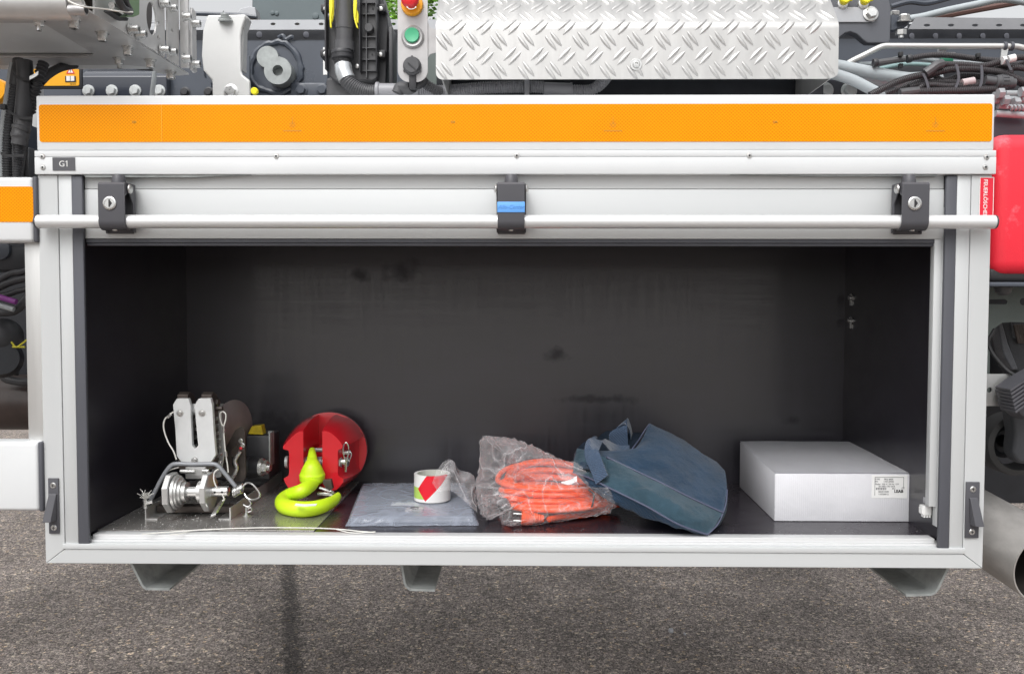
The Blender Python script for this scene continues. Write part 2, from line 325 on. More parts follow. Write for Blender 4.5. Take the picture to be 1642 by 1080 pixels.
def sweep(bm, pts, rad, seg=10, caps=True, closed=False, flat=None):
    """round tube along pts; rad number or list; flat=(w,t) -> ribbon"""
    n = len(pts); rings = []; prev = None
    for i, p in enumerate(pts):
        d = (pts[(i+1) % n] if closed or i < n-1 else p)-(pts[i-1] if closed or i > 0 else p); d.normalize()
        if prev is None: u = frame_of(d)[0]
        else:
            u = prev-d*prev.dot(d); u = u.normalized() if u.length > 1e-6 else frame_of(d)[0]
        prev = u; w = d.cross(u); r = rad[i] if isinstance(rad, (list, tuple)) else rad
        rings.append([bm.verts.new(p+u*(r*math.cos(2*PI*k/seg))+w*(r*math.sin(2*PI*k/seg))) for k in range(seg)])
    pr = list(zip(rings, rings[1:]))+([(rings[-1], rings[0])] if closed else [])
    for a, b in pr:
        for k in range(seg): bm.faces.new((a[k], a[(k+1) % seg], b[(k+1) % seg], b[k]))
    if caps and not closed: bm.faces.new(rings[0][::-1]); bm.faces.new(rings[-1])
def tube(bm, pts, r, seg=10, n=8, caps=True): sweep(bm, cr(pts, n), r, seg, caps)
def corr(bm, pts, r, pitch=.0055, seg=12, depth=.82):
    q = resample(cr(pts, 12), pitch/4); rr = [r if (i % 4) in (0, 1) else r*depth for i in range(len(q))]
    sweep(bm, q, rr, seg)
def ribbon(bm, pts, widths, th=.0015, n=6):
    """flat strap: pts list of centre points, widths list of half-width vectors"""
    c = cr(pts, n); w = cr(widths, n); L = []
    for i, (a, b) in enumerate(zip(c, w)):
        d = (c[min(i+1, len(c)-1)]-c[max(i-1, 0)]); nn = d.cross(b); nn = nn.normalized()*th if nn.length > 1e-9 else V((0, 0, th))
        L.append([bm.verts.new(a-b-nn), bm.verts.new(a+b-nn), bm.verts.new(a+b+nn), bm.verts.new(a-b+nn)])
    for a, b in zip(L, L[1:]):
        for k in range(4): bm.faces.new((a[k], a[(k+1) % 4], b[(k+1) % 4], b[k]))
    bm.faces.new(L[0][::-1]); bm.faces.new(L[-1])
def plate(bm, outer, holes, th, fn):
    """flat plate with real holes. outer/holes: 2D loops. fn(u,v,w)->Vector, w in 0..th"""
    t = bmesh.new(); es = []; loops = []
    for lp in [outer]+holes:
        vs = [t.verts.new((a, b, 0)) for a, b in lp]; loops.append(len(vs))
        for i in range(len(vs)): es.append(t.edges.new((vs[i], vs[(i+1) % len(vs)])))
    bmesh.ops.triangle_fill(t, edges=es, use_beauty=True)
    t.verts.ensure_lookup_table(); base = [v.co.copy() for v in t.verts]; idx = [[v.index for v in f.verts] for f in t.faces]
    t.verts.index_update(); idx = [[v.index for v in f.verts] for f in t.faces]; t.free()
    A = [bm.verts.new(fn(c.x, c.y, 0)) for c in base]; B = [bm.verts.new(fn(c.x, c.y, th)) for c in base]
    for f in idx:
        bm.faces.new([A[i] for i in f]); bm.faces.new([B[i] for i in f][::-1])
    s = 0
    for n in loops:
        for i in range(n): bm.faces.new((A[s+i], A[s+(i+1) % n], B[s+(i+1) % n], B[s+i]))
        s += n
def circ(cx, cy, r, n=20, ry=None): return [(cx+r*math.cos(2*PI*i/n), cy+(ry or r)*math.sin(2*PI*i/n)) for i in range(n)]
def rrect(x0, x1, y0, y1, r, n=5):
    out = []
    for cx, cy, a0 in ((x1-r, y1-r, 0), (x0+r, y1-r, PI/2), (x0+r, y0+r, PI), (x1-r, y0+r, 1.5*PI)):
        for i in range(n+1): a = a0+PI/2*i/n; out.append((cx+r*math.cos(a), cy+r*math.sin(a)))
    return out
def XZ(Y): return lambda u, v, w: V((u, Y+w, v))     # plate facing the viewer, front at Y
def YZ(X): return lambda u, v, w: V((X+w, u, v))
def XY(Z): return lambda u, v, w: V((u, v, Z+w))
def prism(bm, poly, a, b, fn=None):
    f = fn or (lambda u, v, w: V((u, w, v)))
    A = [bm.verts.new(f(u, v, a)) for u, v in poly]; B = [bm.verts.new(f(u, v, b)) for u, v in poly]; n = len(poly)
    bm.faces.new(A); bm.faces.new(B[::-1])
    for i in range(n): bm.faces.new((A[i], A[(i+1) % n], B[(i+1) % n], B[i]))
def pxpoly(pts, Y): return [(W(a, b, Y).x, W(a, b, Y).z) for a, b in pts]
def hexbolt(bm, c, axis, r, h, washer=True, rot=.2):
    c = V(c); d = V(axis).normalized()
    if washer: lathe(bm, c, d, [(r*1.35, 0), (r*1.35, h*.16), (r*1.28, h*.2)], 24); c = c+d*h*.18
    lathe(bm, c, d, [(r, 0), (r, h*.85), (r*.86, h)], 6, rot=rot)
def socket(bm, c, axis, r, h):
    c = V(c); d = V(axis).normalized(); lathe(bm, c-d*.001, d, [(r*1.35, 0), (r*1.35, h*.15)], 20)
    lathe(bm, c, d, [(r, 0), (r, h*.9), (r*.92, h), (r*.5, h), (r*.5, h*.5), (.0003, h*.5)], 20)
def grid(bm, rows):
    vs = [[bm.verts.new(p) for p in r] for r in rows]
    for a, b in zip(vs, vs[1:]):
        for i in range(len(a)-1): bm.faces.new((a[i], a[i+1], b[i+1], b[i]))
def sphere(bm, c, r, sc=(1, 1, 1), n=16):
    t = bmesh.new(); bmesh.ops.create_uvsphere(t, u_segments=n, v_segments=n//2+2, radius=r)
    join(bm, t, Matrix.Translation(V(c)) @ Matrix.Diagonal((*sc, 1)))

LOC = {}
def obj(name, bm, m, parent=None, smooth=35, bev=0, fixn=True):
    if fixn: bmesh.ops.recalc_face_normals(bm, faces=bm.faces)
    me = bpy.data.meshes.new(name); o = bpy.data.objects.new(name, me)
    off = LOC.get(parent.name, V((0, 0, 0))) if parent else V((0, 0, 0))
    if parent is None:      # one-mesh thing: origin at its base centre
        if bm.verts:
            xs = [v.co.x for v in bm.verts]; ys = [v.co.y for v in bm.verts]; zs = [v.co.z for v in bm.verts]
            off = V(((min(xs)+max(xs))/2, (min(ys)+max(ys))/2, min(zs)))
        o.location = off
    bmesh.ops.translate(bm, verts=bm.verts, vec=-off)
    bm.to_mesh(me); bm.free()
    if m: me.materials.append(m)
    SC.collection.objects.link(o)
    if parent: o.parent = parent; LOC[o.name] = off
    else: LOC[o.name] = off
    if smooth:
        me.polygons.foreach_set('use_smooth', [True]*len(me.polygons))
        me.set_sharp_from_angle(angle=math.radians(smooth))
    if bev:
        b = o.modifiers.new('bevel', 'BEVEL'); b.width = bev; b.segments = 2; b.limit_method = 'ANGLE'; b.angle_limit = math.radians(40); b.harden_normals = True
    return o
def tag(o, label, cat=None, group=None, kind=None):
    if label: o['label'] = label
    if cat: o['category'] = cat
    if group: o['group'] = group
    if kind: o['kind'] = kind
    return o
def thing(name, loc, label, cat, group=None):
    o = bpy.data.objects.new(name, None); o.empty_display_size = .05; SC.collection.objects.link(o); o.location = V(loc); LOC[o.name] = V(loc)
    return tag(o, label, cat, group)
def B(): return bmesh.new()
def writing(name, s, c, size, m, parent, right=V((1, 0, 0)), up=V((0, 0, 1)), shear=0, bold=0, align='CENTER'):
    cu = bpy.data.curves.new(name, 'FONT'); cu.body = s; cu.size = size; cu.align_x = align; cu.align_y = 'CENTER'
    cu.shear = shear; cu.offset = bold*size; cu.extrude = .0002; cu.resolution_u = 3
    t = bpy.data.objects.new('t', cu); SC.collection.objects.link(t); dg = bpy.context.evaluated_depsgraph_get(); dg.update()
    me0 = bpy.data.meshes.new_from_object(t.evaluated_get(dg)); bm = B(); bm.from_mesh(me0)
    bpy.data.objects.remove(t); bpy.data.curves.remove(cu); bpy.data.meshes.remove(me0)
    nn = right.cross(up); c = V(c)
    for v in bm.verts: v.co = c+right*v.co.x+up*v.co.y+nn*v.co.z
    return obj(name, bm, m, parent, 0, fixn=False)

# ================================================================ SETTING
bm = B(); g = 60
grid(bm, [[V((-300+600*i/g, -300+600*j/g, 0)) for i in range(g+1)] for j in range(g+1)])
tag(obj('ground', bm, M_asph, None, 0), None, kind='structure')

# ================================================================ EQUIPMENT LOCKER
XL, XR, ZB, ZH, ZT, DEP = -1.05, 1.05, .5, 1.37, 1.54, .62
L = thing('equipment_locker', (0, .3, ZB), 'long white aluminium truck locker with its shutter rolled up and orange tape above', 'storage locker')
# carcass skins
bm = B(); box(bm, (XL+.004, XR-.004), (.03, DEP+.03), (ZT-.006, ZT-.001)); box(bm, (XL+.004, XL+.008), (.03, DEP+.03), (ZB+.01, ZT-.007)); box(bm, (XR-.008, XR-.004), (.03, DEP+.03), (ZB+.01, ZT-.007))
box(bm, (XL+.009, XR-.009), (DEP+.026, DEP+.03), (ZB+.01, ZT-.007)); box(bm, (XL+.009, XR-.009), (.03, DEP+.025), (ZB+.004, ZB+.008))
obj('outer_skin', bm, M_white, L)
# frame: outer mitred profile, inner lip
w = .044
bm = B()
prism(bm, [(XL, ZH-.001), (XL, ZB), (XL+w, ZB+.033), (XL+w, ZH-.001)], 0, .04)
obj('left_post', bm, M_frame, L, bev=.0016)
bm = B(); prism(bm, [(XR, ZH-.001), (XR, ZB), (XR-w, ZB+.033), (XR-w, ZH-.001)], 0, .04); obj('right_post', bm, M_frame, L, bev=.0016)
bm = B(); prism(bm, [(XL+.0009, ZB), (XR-.0009, ZB), (XR-w-.0006, ZB+.0325), (XL+w+.0006, ZB+.0325)], 0, .04); obj('bottom_rail', bm, M_frameh, L, bev=.0016)
bm = B(); box(bm, (XL+w+.0012, XL+.0745), (.0015, .04), (ZB+.045, ZH-.001), .001); obj('inner_post', bm, M_frame, L)
bm = B(); box(bm, (XR-.0745, XR-w-.0012), (.0015, .04), (ZB+.045, ZH-.001), .001); obj('inner_post', bm, M_frame, L)
bm = B(); box(bm, (XL+w-.004, XR-w+.004), (-.0025, .038), (ZB+.0335, ZB+.0455), .001); obj('bottom_trim', bm, M_frameh, L)
bm = B(); box(bm, (XL+.0755, XR-.0755), (.012, .045), (ZB+.046, ZB+.0505)); box(bm, (XL+.098, XR-.098), (.02, .05), (ZB+.0508, ZB+.0612), .0008)
obj('sill', bm, M_alu, L)
# side seals
for s, x in ((1, XL+.0752), (-1, XR-.0752)):
    bm = B(); xs = sorted((x, x+s*.0245)); box(bm, (xs[0], xs[1]), (-.001, .009), (ZB+.044, ZH-.002), .003)
    obj('side_seal', bm, M_seal, L)
# header rail + top panel
bm = B(); box(bm, (XL-.002, XR+.004), (-.008, .03), (ZH, 1.4075), .0015); box(bm, (XL-.002, XR+.004), (-.0072, .03), (1.4083, 1.4215), .0012)
hd = obj('header_rail', bm, M_white, L)
bm = B(); box(bm, (XL+.001, XR+.001), (-.003, .028), (1.4222, ZT+.003), .004, 3); obj('top_panel', bm, M_white, L)
A_, B_ = W(62.5, 168, -.003), W(1590, 227, -.003)
bm = B(); plate(bm, rrect(A_.x, B_.x, B_.z, A_.z, .006), [], .0008, XZ(-.0039)); tp = obj('reflective_tape', bm, M_tape, L, 0)
for px in (215, 726, 1243): writing('tape_mark', '3M', W(px, 196, -.0042), .008, M_inkf, tp, bold=.02)
for px in (469, 983, 1500):
    c = W(px, 200, -.0041); bm = B()
    for r in (.0035, .006): 
        lp = circ(c.x, c.z, r, 16); plate(bm, lp, [circ(c.x, c.z, r-.0006, 16)], .0002, XZ(-.0043))
    prism(bm, [(c.x-.0006, c.z), (c.x+.0006, c.z), (c.x+.0003, c.z+.017), (c.x-.0003, c.z+.017)], -.0043, -.0041)
    box(bm, (c.x-.02, c.x+.02), (-.0043, -.0041), (c.z-.0142, c.z-.0125)); obj('tape_emblem', bm, M_inkf, tp, 0)
bm = B(); x = W(260, 190, 0).x; box(bm, (x, x+.0012), (-.0046, -.0039), (B_.z+.0005, A_.z-.0005)); obj('tape_joint', bm, M_amber, tp)
# rivets
for px, py in ((68, 251), (69, 268.5), (443, 250.5), (828.5, 249.5), (1201.5, 249.5), (1582, 252), (1580, 268)):
    c = W(px, py, -.008); bm = B(); lathe(bm, c+V((0, .001, 0)), (0, -1, 0), [(.0066, 0), (.0063, .0016), (.0046, .0034), (.0024, .0037), (.0022, .0015), (.0002, .0012)], 20)
    rv = obj('rivet', bm, M_bolt, L); bm = B(); lathe(bm, c+V((0, -.0006, 0)), (0, -1, 0), [(.0021, 0), (.0020, .0012)], 12); obj('rivet_pin', bm, M_ink, rv)
# name plate G1
a, b = W(84, 252.5, -.009), W(120.5, 273.5, -.009)
bm = B(); plate(bm, [(a.x, b.z), (b.x, b.z), (b.x, a.z), (a.x, a.z)], [], .0008, XZ(-.0092)); npl = obj('name_plate', bm, mat('plate_grey', (.085, .085, .095), .5), L, 0)
writing('plate_text', 'G1', W(102.5, 263, -.0096), .0185, M_labw, npl)
c = W(107.4, 259.9, -.0096)+V((0, 0, .0036)); bm = B(); prism(bm, [(c.x+.0002, c.z), (c.x+.0002, c.z-.0020), (c.x-.0032, c.z-.0040), (c.x-.0032, c.z-.0026)], -.0098, -.0094); obj('figure_flag', bm, M_labw, npl, 0)
# extinguisher sticker
a, b = W(1571, 284, -.001), W(1592.5, 345.5, -.001)
bm = B(); plate(bm, [(a.x, b.z), (b.x, b.z), (b.x, a.z), (a.x, a.z)], [], .0006, XZ(-.0014)); st = obj('warning_sticker', bm, M_labw, L, 0)
bm = B(); plate(bm, [(a.x+.0015, b.z+.001), (b.x-.0015, b.z+.001), (b.x-.0015, a.z-.0015), (a.x+.0015, a.z-.0015)], [], .0003, XZ(-.0018)); obj('red_field', bm, M_labr, st, 0)
t1 = W(1580.5, 287.5, -.002); writing('sticker_text', 'FEUERLÖSCHER', t1, .0116, M_labw, st, right=V((0, 0, -1)), up=V((1, 0, 0)), bold=.012, align='LEFT')
# interior boards
xi = .96; zc = 1.42
bm = B(); box(bm, (-xi-.012, -xi), (.0095, DEP), (FLOOR-.001, zc)); obj('side_wall', bm, M_ply, L)
bm = B(); box(bm, (xi, xi+.012), (.0095, DEP), (FLOOR-.001, zc)); obj('side_wall', bm, M_ply, L)
bm = B(); box(bm, (-xi-.012, xi+.012), (DEP-.02, DEP+.01), (FLOOR-.001, zc)); obj('back_wall', bm, M_back, L)
bm = B(); box(bm, (-xi-.012, xi+.012), (.046, DEP+.01), (zc+.0005, zc+.012)); obj('ceiling_board', bm, M_ply, L)
bm = B(); box(bm, (-xi-.012, xi+.012), (.0505, DEP+.01), (ZB+.045, FLOOR)); obj('floor_board', bm, M_plyf, L)
# aluminium sheet laid on the left of the floor
x1 = G(497, 858, FLOOR+.001).x
bm = B(); box(bm, (-xi+.003, -.455), (.053, DEP-.024), (FLOOR+.0004, FLOOR+.0022), .0004, 1); obj('floor_sheet', bm, M_sheet, L)
# shutter: slats, bottom seal
bm = B(); box(bm, (XL+.0985, XR-.0985), (.012, .022), (1.3405, ZH+.04), .001); box(bm, (XL+.0985, XR-.0985), (.010, .022), (1.2305, 1.3392), .001)
sh = obj('roller_shutter', bm, M_frameh, L)
bm = B(); box(bm, (XL+.0985, XR-.0985), (.0125, .03), (1.2215, 1.2300), .001); box(bm, (XL+.0985, XR-.0985), (.0165, .03), (1.2148, 1.2212), .001); obj('bottom_seal', bm, M_seal, sh)
for u0, u1, m_ in ((135, 420, 0), (1130, 1500, 1)):
    a0, a1 = W(u0, 281.5, .005), W(u1, 281.5, .005); bm = B()
    prism(bm, [(a0.x, 1.371), (a0.x+.008, 1.364), (a0.x+.25, 1.3645), (a1.x, 1.371)] if not m_ else [(a0.x, 1.371), (a0.x+.25, 1.3665), (a1.x, 1.3665), (a1.x, 1.371)], -.003, .011); obj('brush_strip', bm, M_galv, sh)
# grab bar with latches
YB = -.027; zb = W(821, 355.5, YB).z; rb = .0148
xa, xb = W(61, 355, YB).x, W(1594, 355, YB).x
bm = B(); lathe(bm, (xa, YB, zb), (1, 0, 0), [(rb-.0006, 0), (rb, .0008), (rb, xb-xa-.0008), (rb-.0006, xb-xa)], 40); br = obj('grab_bar', bm, M_alu, L)
for x, s in ((xa, -1), (xb, 1)):
    bm = B(); lathe(bm, (x+s*.0002, YB, zb), (s, 0, 0), [(rb+.0004, 0), (rb, .003), (rb*.7, .0048)], 32); obj('end_cap', bm, M_dgrey, br)
def latch(pxc, side, lock):
    """strap latch: base plate on slat, folded strap wrapping round the bar"""
    wd_ = .029; x = W(pxc, 330, YB-.02).x
    lt_bm = B()
    # strap profile in (y,z), extruded along x
    r = rb+.0045; pts = []
    top = W(821, 290, -.06).z
    for i in range(13):
        a = PI-(-.0)+ (PI*.98)*i/12      # from front (y-) round under to the back
        pts.append((YB+r*math.cos(a), zb+r*math.sin(a)))
    outer = [(.0, top), (YB-r+.004, top), (YB-r, top-.005)] + pts + [(.0085, zb-r*.5), (.0085, zb-.003)]
    inner = [(YB+(r-.0042)*math.cos(PI+PI*.9*i/8), zb+(r-.0042)*math.sin(PI+PI*.9*i/8)) for i in range(8, -1, -1)]
    poly = outer+[(YB+r-.002, zb+.002)]+inner[1:]+[(YB-r+.0042, top-.03), (-.012, top-.012), (.0, top-.012)]
    prism(lt_bm, poly, x-wd_, x+wd_, lambda u, v, w_: V((w_, u, v)))
    lt = obj('latch', lt_bm, M_dgrey, br, bev=.0012)
    b2 = B(); ox = -side*.006 if side else 0
    box(b2, (x-wd_+ox-.001, x+wd_+ox+.001), (.0005, .0105), (zb-.024, top+.001), .001)
    for sx in (-1, 1):      # cheeks
        px_ = x+sx*(wd_+.0018)
        prism(b2, [(.0006, top-.001), (-.028, top-.001), (-.030, top-.02), (-.011, top-.045), (-.011, zb-.018), (.0006, zb-.022)], px_-.0015, px_+.0015, lambda u, v, w_: V((w_, u, v)))
    obj('latch_base', b2, M_dgrey, br, bev=.0008)
    b3 = B(); zt = W(821, 281, -.03).z; lathe(b3, (x+side*.004, -.018, top-.001), (0, 0, 1), [(.0155, 0), (.0150, .004), (.0128, .018), (.0118, .0195)], 24); obj('latch_knob', b3, M_dgrey, br)
    for sx in (-1, 1):
        b4 = B(); lathe(b4, (x+sx*(wd_+.003), -.026, top-.013), (sx, 0, 0), [(.0105, 0), (.0098, .002), (.006, .0045), (.001, .0055)], 20); obj('pivot_pin', b4, M_bolt, br)
    if lock:
        zl = W(821, 326, YB-r).z; b5 = B(); lathe(b5, (x-.003, YB-r+.001, zl), (0, -1, 0), [(.0145, 0), (.0145, .003), (.0125, .0042), (.0105, .0042), (.0098, .0034), (.0002, .0034)], 32); lk = obj('lock_cylinder', b5, M_bolt, br)
        b6 = B(); box(b6, (x-.0046, x-.0014), (YB-r-.0030, YB-r-.0018), (zl-.008, zl+.008)); prism(b6, [(x-.0014, zl+.006), (x+.003, zl), (x-.0014, zl-.006)], YB-r-.003, YB-r-.0019); obj('keyhole', b6, M_ink, br)
    else:
        za, zb2 = W(821, 323.5, YB-r).z, W(821, 340.5, YB-r).z; b5 = B(); box(b5, (x-wd_-.0006, x+wd_+.0006), (YB-r-.0012, YB-r+.004), (zb2, za), .0006); bs = obj('blue_band', b5, M_blue, br)
        writing('band_text', 'Allo-Center', (x, YB-r-.0016, (za+zb2)/2), .0115, M_inkb, br, shear=.35)
    b7 = B(); lathe(b7, (x, YB-.003, zb-r+.0015), (0, 0, -1), [(.006, 0), (.005, .0025), (.001, .003)], 16); obj('strap_screw', b7, M_bolt, br)
latch(178, 1, True); latch(819.5, 0, False); latch(1469, -1, True)
# shutter guide on the right inside the opening
a, b = W(1498.5, 393, .012), W(1518, 393, .012)
bm = B(); box(bm, (a.x, a.x+.0165), (.012, .03), (FLOOR+.075, 1.3), .0008); box(bm, (a.x+.017, xi-.0005), (.0105, .03), (FLOOR+.03, 1.3), .0008); gd = obj('shutter_guide', bm, M_frame, L)
bm = B(); P = [W(*q, .047) for q in ((1489, 808), (1503, 795), (1503, 846), (1489, 826))]; prism(bm, [(p.x+(.012 if i in (1, 2) else 0), p.z) for i, p in enumerate(P)], .052, .055); obj('guide_bracket', bm, M_galv, gd)
bm = B(); a = W(1480, 815, .05); box(bm, (a.x-.006, a.x+.013), (.035, .056), (a.z-.0115, a.z+.009), .0012)
for k in range(3): box(bm, (a.x-.008, a.x-.005), (.037+.006*k, .041+.006*k), (a.z-.009, a.z+.004))
for k in range(3): box(bm, (a.x-.004+.006*k, a.x-.001+.006*k), (.036, .05), (a.z-.017, a.z-.0116))
obj('cable_plug', bm, M_labw, gd)
bm = B(); a = W(1486, 803, .06); box(bm, (a.x-.004, a.x+.012), (.056, .07), (a.z-.006, a.z+.008), .001); obj('plug_latch', bm, mat('clear_plastic', (.4, .4, .42), .2), gd)
# fixings on the right side wall
for py in (477, 514):
    p = W(1368, py, DEP-.07); bm = B(); lathe(bm, (xi, p.y, p.z), (-1, 0, 0), [(.012, -.001), (.012, .003), (.006, .004), (.006, .009), (.003, .01)], 16); box(bm, (xi-.004, xi-.0005), (p.y-.004, p.y+.004), (p.z-.022, p.z)); obj('wall_fixing', bm, M_bolt, L)
# door catches
def catch(pts, s):
    (x0, y0, x1, y1) = pts; a, b = W(x0, y0, -.003), W(x1, y1, -.003)
    bm = B(); box(bm, (a.x, b.x), (-.0045, -.0003), (b.z, a.z), .0015); c = obj('door_catch', bm, M_dgrey, L)
    h = a.z-b.z; cx = (a.x+b.x)/2; bm = B(); z1, z0 = a.z-h*.27, a.z-h*.76
    o = -s*.007
    vs = [(cx-.009, -.004, z1), (cx+.010, -.004, z1), (cx+.010+o*.4, -.006, z0), (cx-.009+o*.4, -.006, z0)]
    vf = [(cx-.008+o*.2, -.007, z1-.002), (cx+.009+o*.2, -.007, z1-.002), (cx+.010+o, -.024, z0), (cx-.009+o, -.024, z0)]
    A = [bm.verts.new(v) for v in vs]; F = [bm.verts.new(v) for v in vf]; bm.faces.new(A); bm.faces.new(F[::-1])
    for i in range(4): bm.faces.new((A[i], A[(i+1) % 4], F[(i+1) % 4], F[i]))
    obj('catch_hook', bm, M_dgrey, c, bev=.0015)
    for z in (a.z-h*.13, b.z+h*.11):
        bm = B(); lathe(bm, (cx, -.004, z), (0, -1, 0), [(.0068, -.001), (.0068, .0008), (.0055, .0022)], 20); sc = obj('catch_screw', bm, M_bolt, c)
        bm = B(); box(bm, (cx-.0034, cx+.0034), (-.0068, -.006), (z-.0007, z+.0007)); box(bm, (cx-.0007, cx+.0007), (-.0067, -.0059), (z-.0034, z+.0034)); obj('screw_slot', bm, M_ink, c)
catch((77, 766, 95.5, 855), 1); catch((1549, 772, 1569, 862), -1)
# galvanised support brackets under the locker
def bracket(pts, Y=.03, D=.55):
    t = .005; P = pxpoly(pts, Y); bm = B()
    for (u0, v0), (u1, v1) in zip(P, P[1:]):
        d = V((u1-u0, v1-v0)); nn = V((-d.y, d.x)).normalized()*t
        prism(bm, [(u0, v0), (u1, v1), (u1+nn.x, v1+nn.y), (u0+nn.x, v0+nn.y)], Y, Y+D)
    obj('support_bracket', bm, M_galv, L)
bracket([(207, 900), (226, 938), (229, 942), (234, 945.5), (272, 946)])
bracket([(642, 902), (647, 934), (650, 941), (657, 946.5), (697, 948)])
bracket([(1526, 902), (1506, 944), (1501, 951), (1493, 954.5), (1453, 956)][::-1])
# floor rails that carry the coupling
for k, (px, s) in enumerate(((232.5, 1), (370, -1))):
    p = G(px, 833, FLOOR+.002); bm = B(); x = p.x; z = FLOOR+.0024
    box(bm, sorted((x, x+s*.003)), (p.y, DEP-.03), (z, z+.029)); box(bm, sorted((x+s*.003, x+s*.03)), (p.y, DEP-.03), (z, z+.003))
    obj('mounting_rail', bm, M_alu2, L)

# ================================================================ LEFT SIDE GUARDS
def guard(name, lab, y0, y1, xr, tape, bl, rnd=.008):
    a = W(xr, y0, 0); b = W(xr, y1, 0); xl = -2.3
    t = thing(name, ((xl+a.x)/2, .1, b.z), lab, 'side guard', 'white guard rails left of the locker')
    bm = B(); box(bm, (xl, a.x-.009), (-.006, .05), (b.z, a.z), rnd, 4); pn = obj('rail', bm, M_white, t)
    bm = B(); box(bm, (a.x-.0085, a.x+.002), (-.0075, .052), (b.z-.001, a.z+.001), .004, 3); obj('end_cap', bm, M_seal, t)
    if tape:
        c, d = W(tape[0], tape[1], -.006), W(tape[0], tape[2], -.006)
        bm = B(); plate(bm, rrect(xl+.05, c.x, d.z, c.z, .006), [], .0008, XZ(-.0069)); obj('reflective_tape', bm, M_tape, t, 0)
    return t, a, b
g1, a1, b1 = guard('side_guard_rail', 'white guard rail with orange tape, left of the locker beside the grab bar', 284, 388, 60, (53, 299, 356), 0)
g2, a2, b2 = guard('side_guard_rail', 'plain white guard rail at the foot of the aluminium post, left of the locker', 708, 818, 69, None, 0)
bm = B(); p, q = W(39, 388, .02), W(66, 705, .02)
box(bm, (p.x, XL-.004), (.02, .06), (b2.z+.02, a1.z-.02), .001); pst = obj('guard_post', bm, M_alu2, None)
tag(pst, 'scuffed aluminium post joining the two guard rails left of the locker', 'post')

# ================================================================ THINGS INSIDE THE LOCKER
FS = FLOOR+.0023
# ---- rope coupling / winch head on its rails
YW = .20
T = thing('hoist_trolley', (W(330, 800, YW).x, .3, FS), 'grubby steel trolley with white nylon fork and drum, leftmost inside the locker', 'hoist trolley')
def w3(u, v, Y): return W(200+u/4.154, 610+v/4.154, Y)
# nylon fork
out = [(320, 160), (345, 120), (424, 120), (438, 165), (440, 240), (448, 430), (466, 455), (488, 432), (470, 240), (466, 160), (490, 120), (570, 118), (582, 160), (592, 330), (606, 495), (572, 546), (378, 546), (345, 500), (336, 330)]
P = [(w3(u, v, YW).x, w3(u, v, YW).z) for u, v in out]
bm = B(); prism(bm, P, YW, YW+.014); obj('nylon_fork', bm, M_nylon, T, bev=.0015)
for u, v in ((368, 215), (516, 215), (467, 530)):
    c = w3(u, v, YW); bm = B(); lathe(bm, c, (0, -1, 0), [(.0085, -.001), (.0085, .001), (.0055, .0012), (.005, .0042), (.002, .0045), (.0015, .002), (.0002, .002)], 20); obj('fork_bolt', bm, M_bolt, T)
# steel side plates behind the fork
for (ua, ub) in ((345, 432), (505, 590)):
    a, b = w3(ua, 92, YW+.02), w3(ub, 560, YW+.02)
    bm = B(); prism(bm, [(YW+.0145, a.z), (YW+.03, a.z+.006), (YW+.055, a.z-.004), (YW+.11, b.z+.06), (YW+.11, b.z-.01), (YW+.0145, b.z-.01)], a.x+.004, b.x, lambda u, v, w_: V((w_, u, v))); obj('side_plate', bm, M_rust, T, bev=.001)
c = w3(452, 190, YW+.03); bm = B(); cyl(bm, c+V((-.02, 0, 0)), c+V((.025, 0, 0)), .014, seg=20); obj('guide_roller', bm, M_nylon, T)
c = w3(620, 185, YW+.03); bm = B(); cyl(bm, c+V((-.05, 0, 0)), c+V((.012, 0, 0)), .006, seg=14); hexbolt(bm, c+V((-.018, .02, .012)), (1, 0, 0), .012, .012); obj('cross_bolt', bm, M_rust, T)
bm = B(); a, b = w3(440, 250, YW+.06), w3(480, 470, YW+.06)
for k in range(5): box(bm, (a.x-.006, b.x+.004), (YW+.05, YW+.07), (b.z+.01+k*.022, b.z+.019+k*.022), .001)
obj('link_stack', bm, M_bolt, T)
# drum with side disc
dc = w3(742, 318, YW+.17); ax = V((.93, -.36, 0)).normalized()
bm = B(); lathe(bm, dc-ax*.012, ax, [(.074, 0), (.076, .001), (.076, .004), (.074, .005)], 56); obj('drum_disc', bm, mat('drum_steel', (.26, .22, .22), .45, .3, var=.2, vscale=10), T)
bm = B(); lathe(bm, dc-ax*.062, ax, [(.062, 0), (.064, .003), (.064, .008), (.052, .01), (.052, .042), (.062, .046), (.062, .0497)], 48); obj('drum', bm, M_steel, T)
# cheek frame (A shaped plate) in front of the disc with inner gap
A3 = [(665, 460), (735, 330), (770, 305), (800, 330), (806, 640), (790, 672), (700, 672), (640, 640)]
H3 = [(705, 470), (745, 420), (752, 500), (740, 590), (712, 570)]
Yc = YW+.11
bm = B(); plate(bm, [(w3(u, v, Yc).x, w3(u, v, Yc).z) for u, v in A3], [[(w3(u, v, Yc).x, w3(u, v, Yc).z) for u, v in H3][::-1]], .006, XZ(Yc)); obj('cheek_plate', bm, M_rust, T, bev=.001)
bm = B(); tube(bm, [w3(770, 470, Yc-.01), w3(735, 530, Yc-.012), (w3(745, 590, Yc-.012)), w3(705, 665, Yc-.012)], .0055, 10); obj('release_lever', bm, M_bolt, T)
bm = B(); c = w3(775, 448, Yc-.001); lathe(bm, c, (0, -1, 0), [(.004, 0), (.004, .003), (.001, .004)], 14); obj('red_marker', bm, M_estop, T)
for u, v in ((772, 400), (785, 430)):
    bm = B(); hexbolt(bm, w3(u, v, Yc), (0, -1, 0), .0045, .004); obj('cheek_bolt', bm, M_bolt, T)
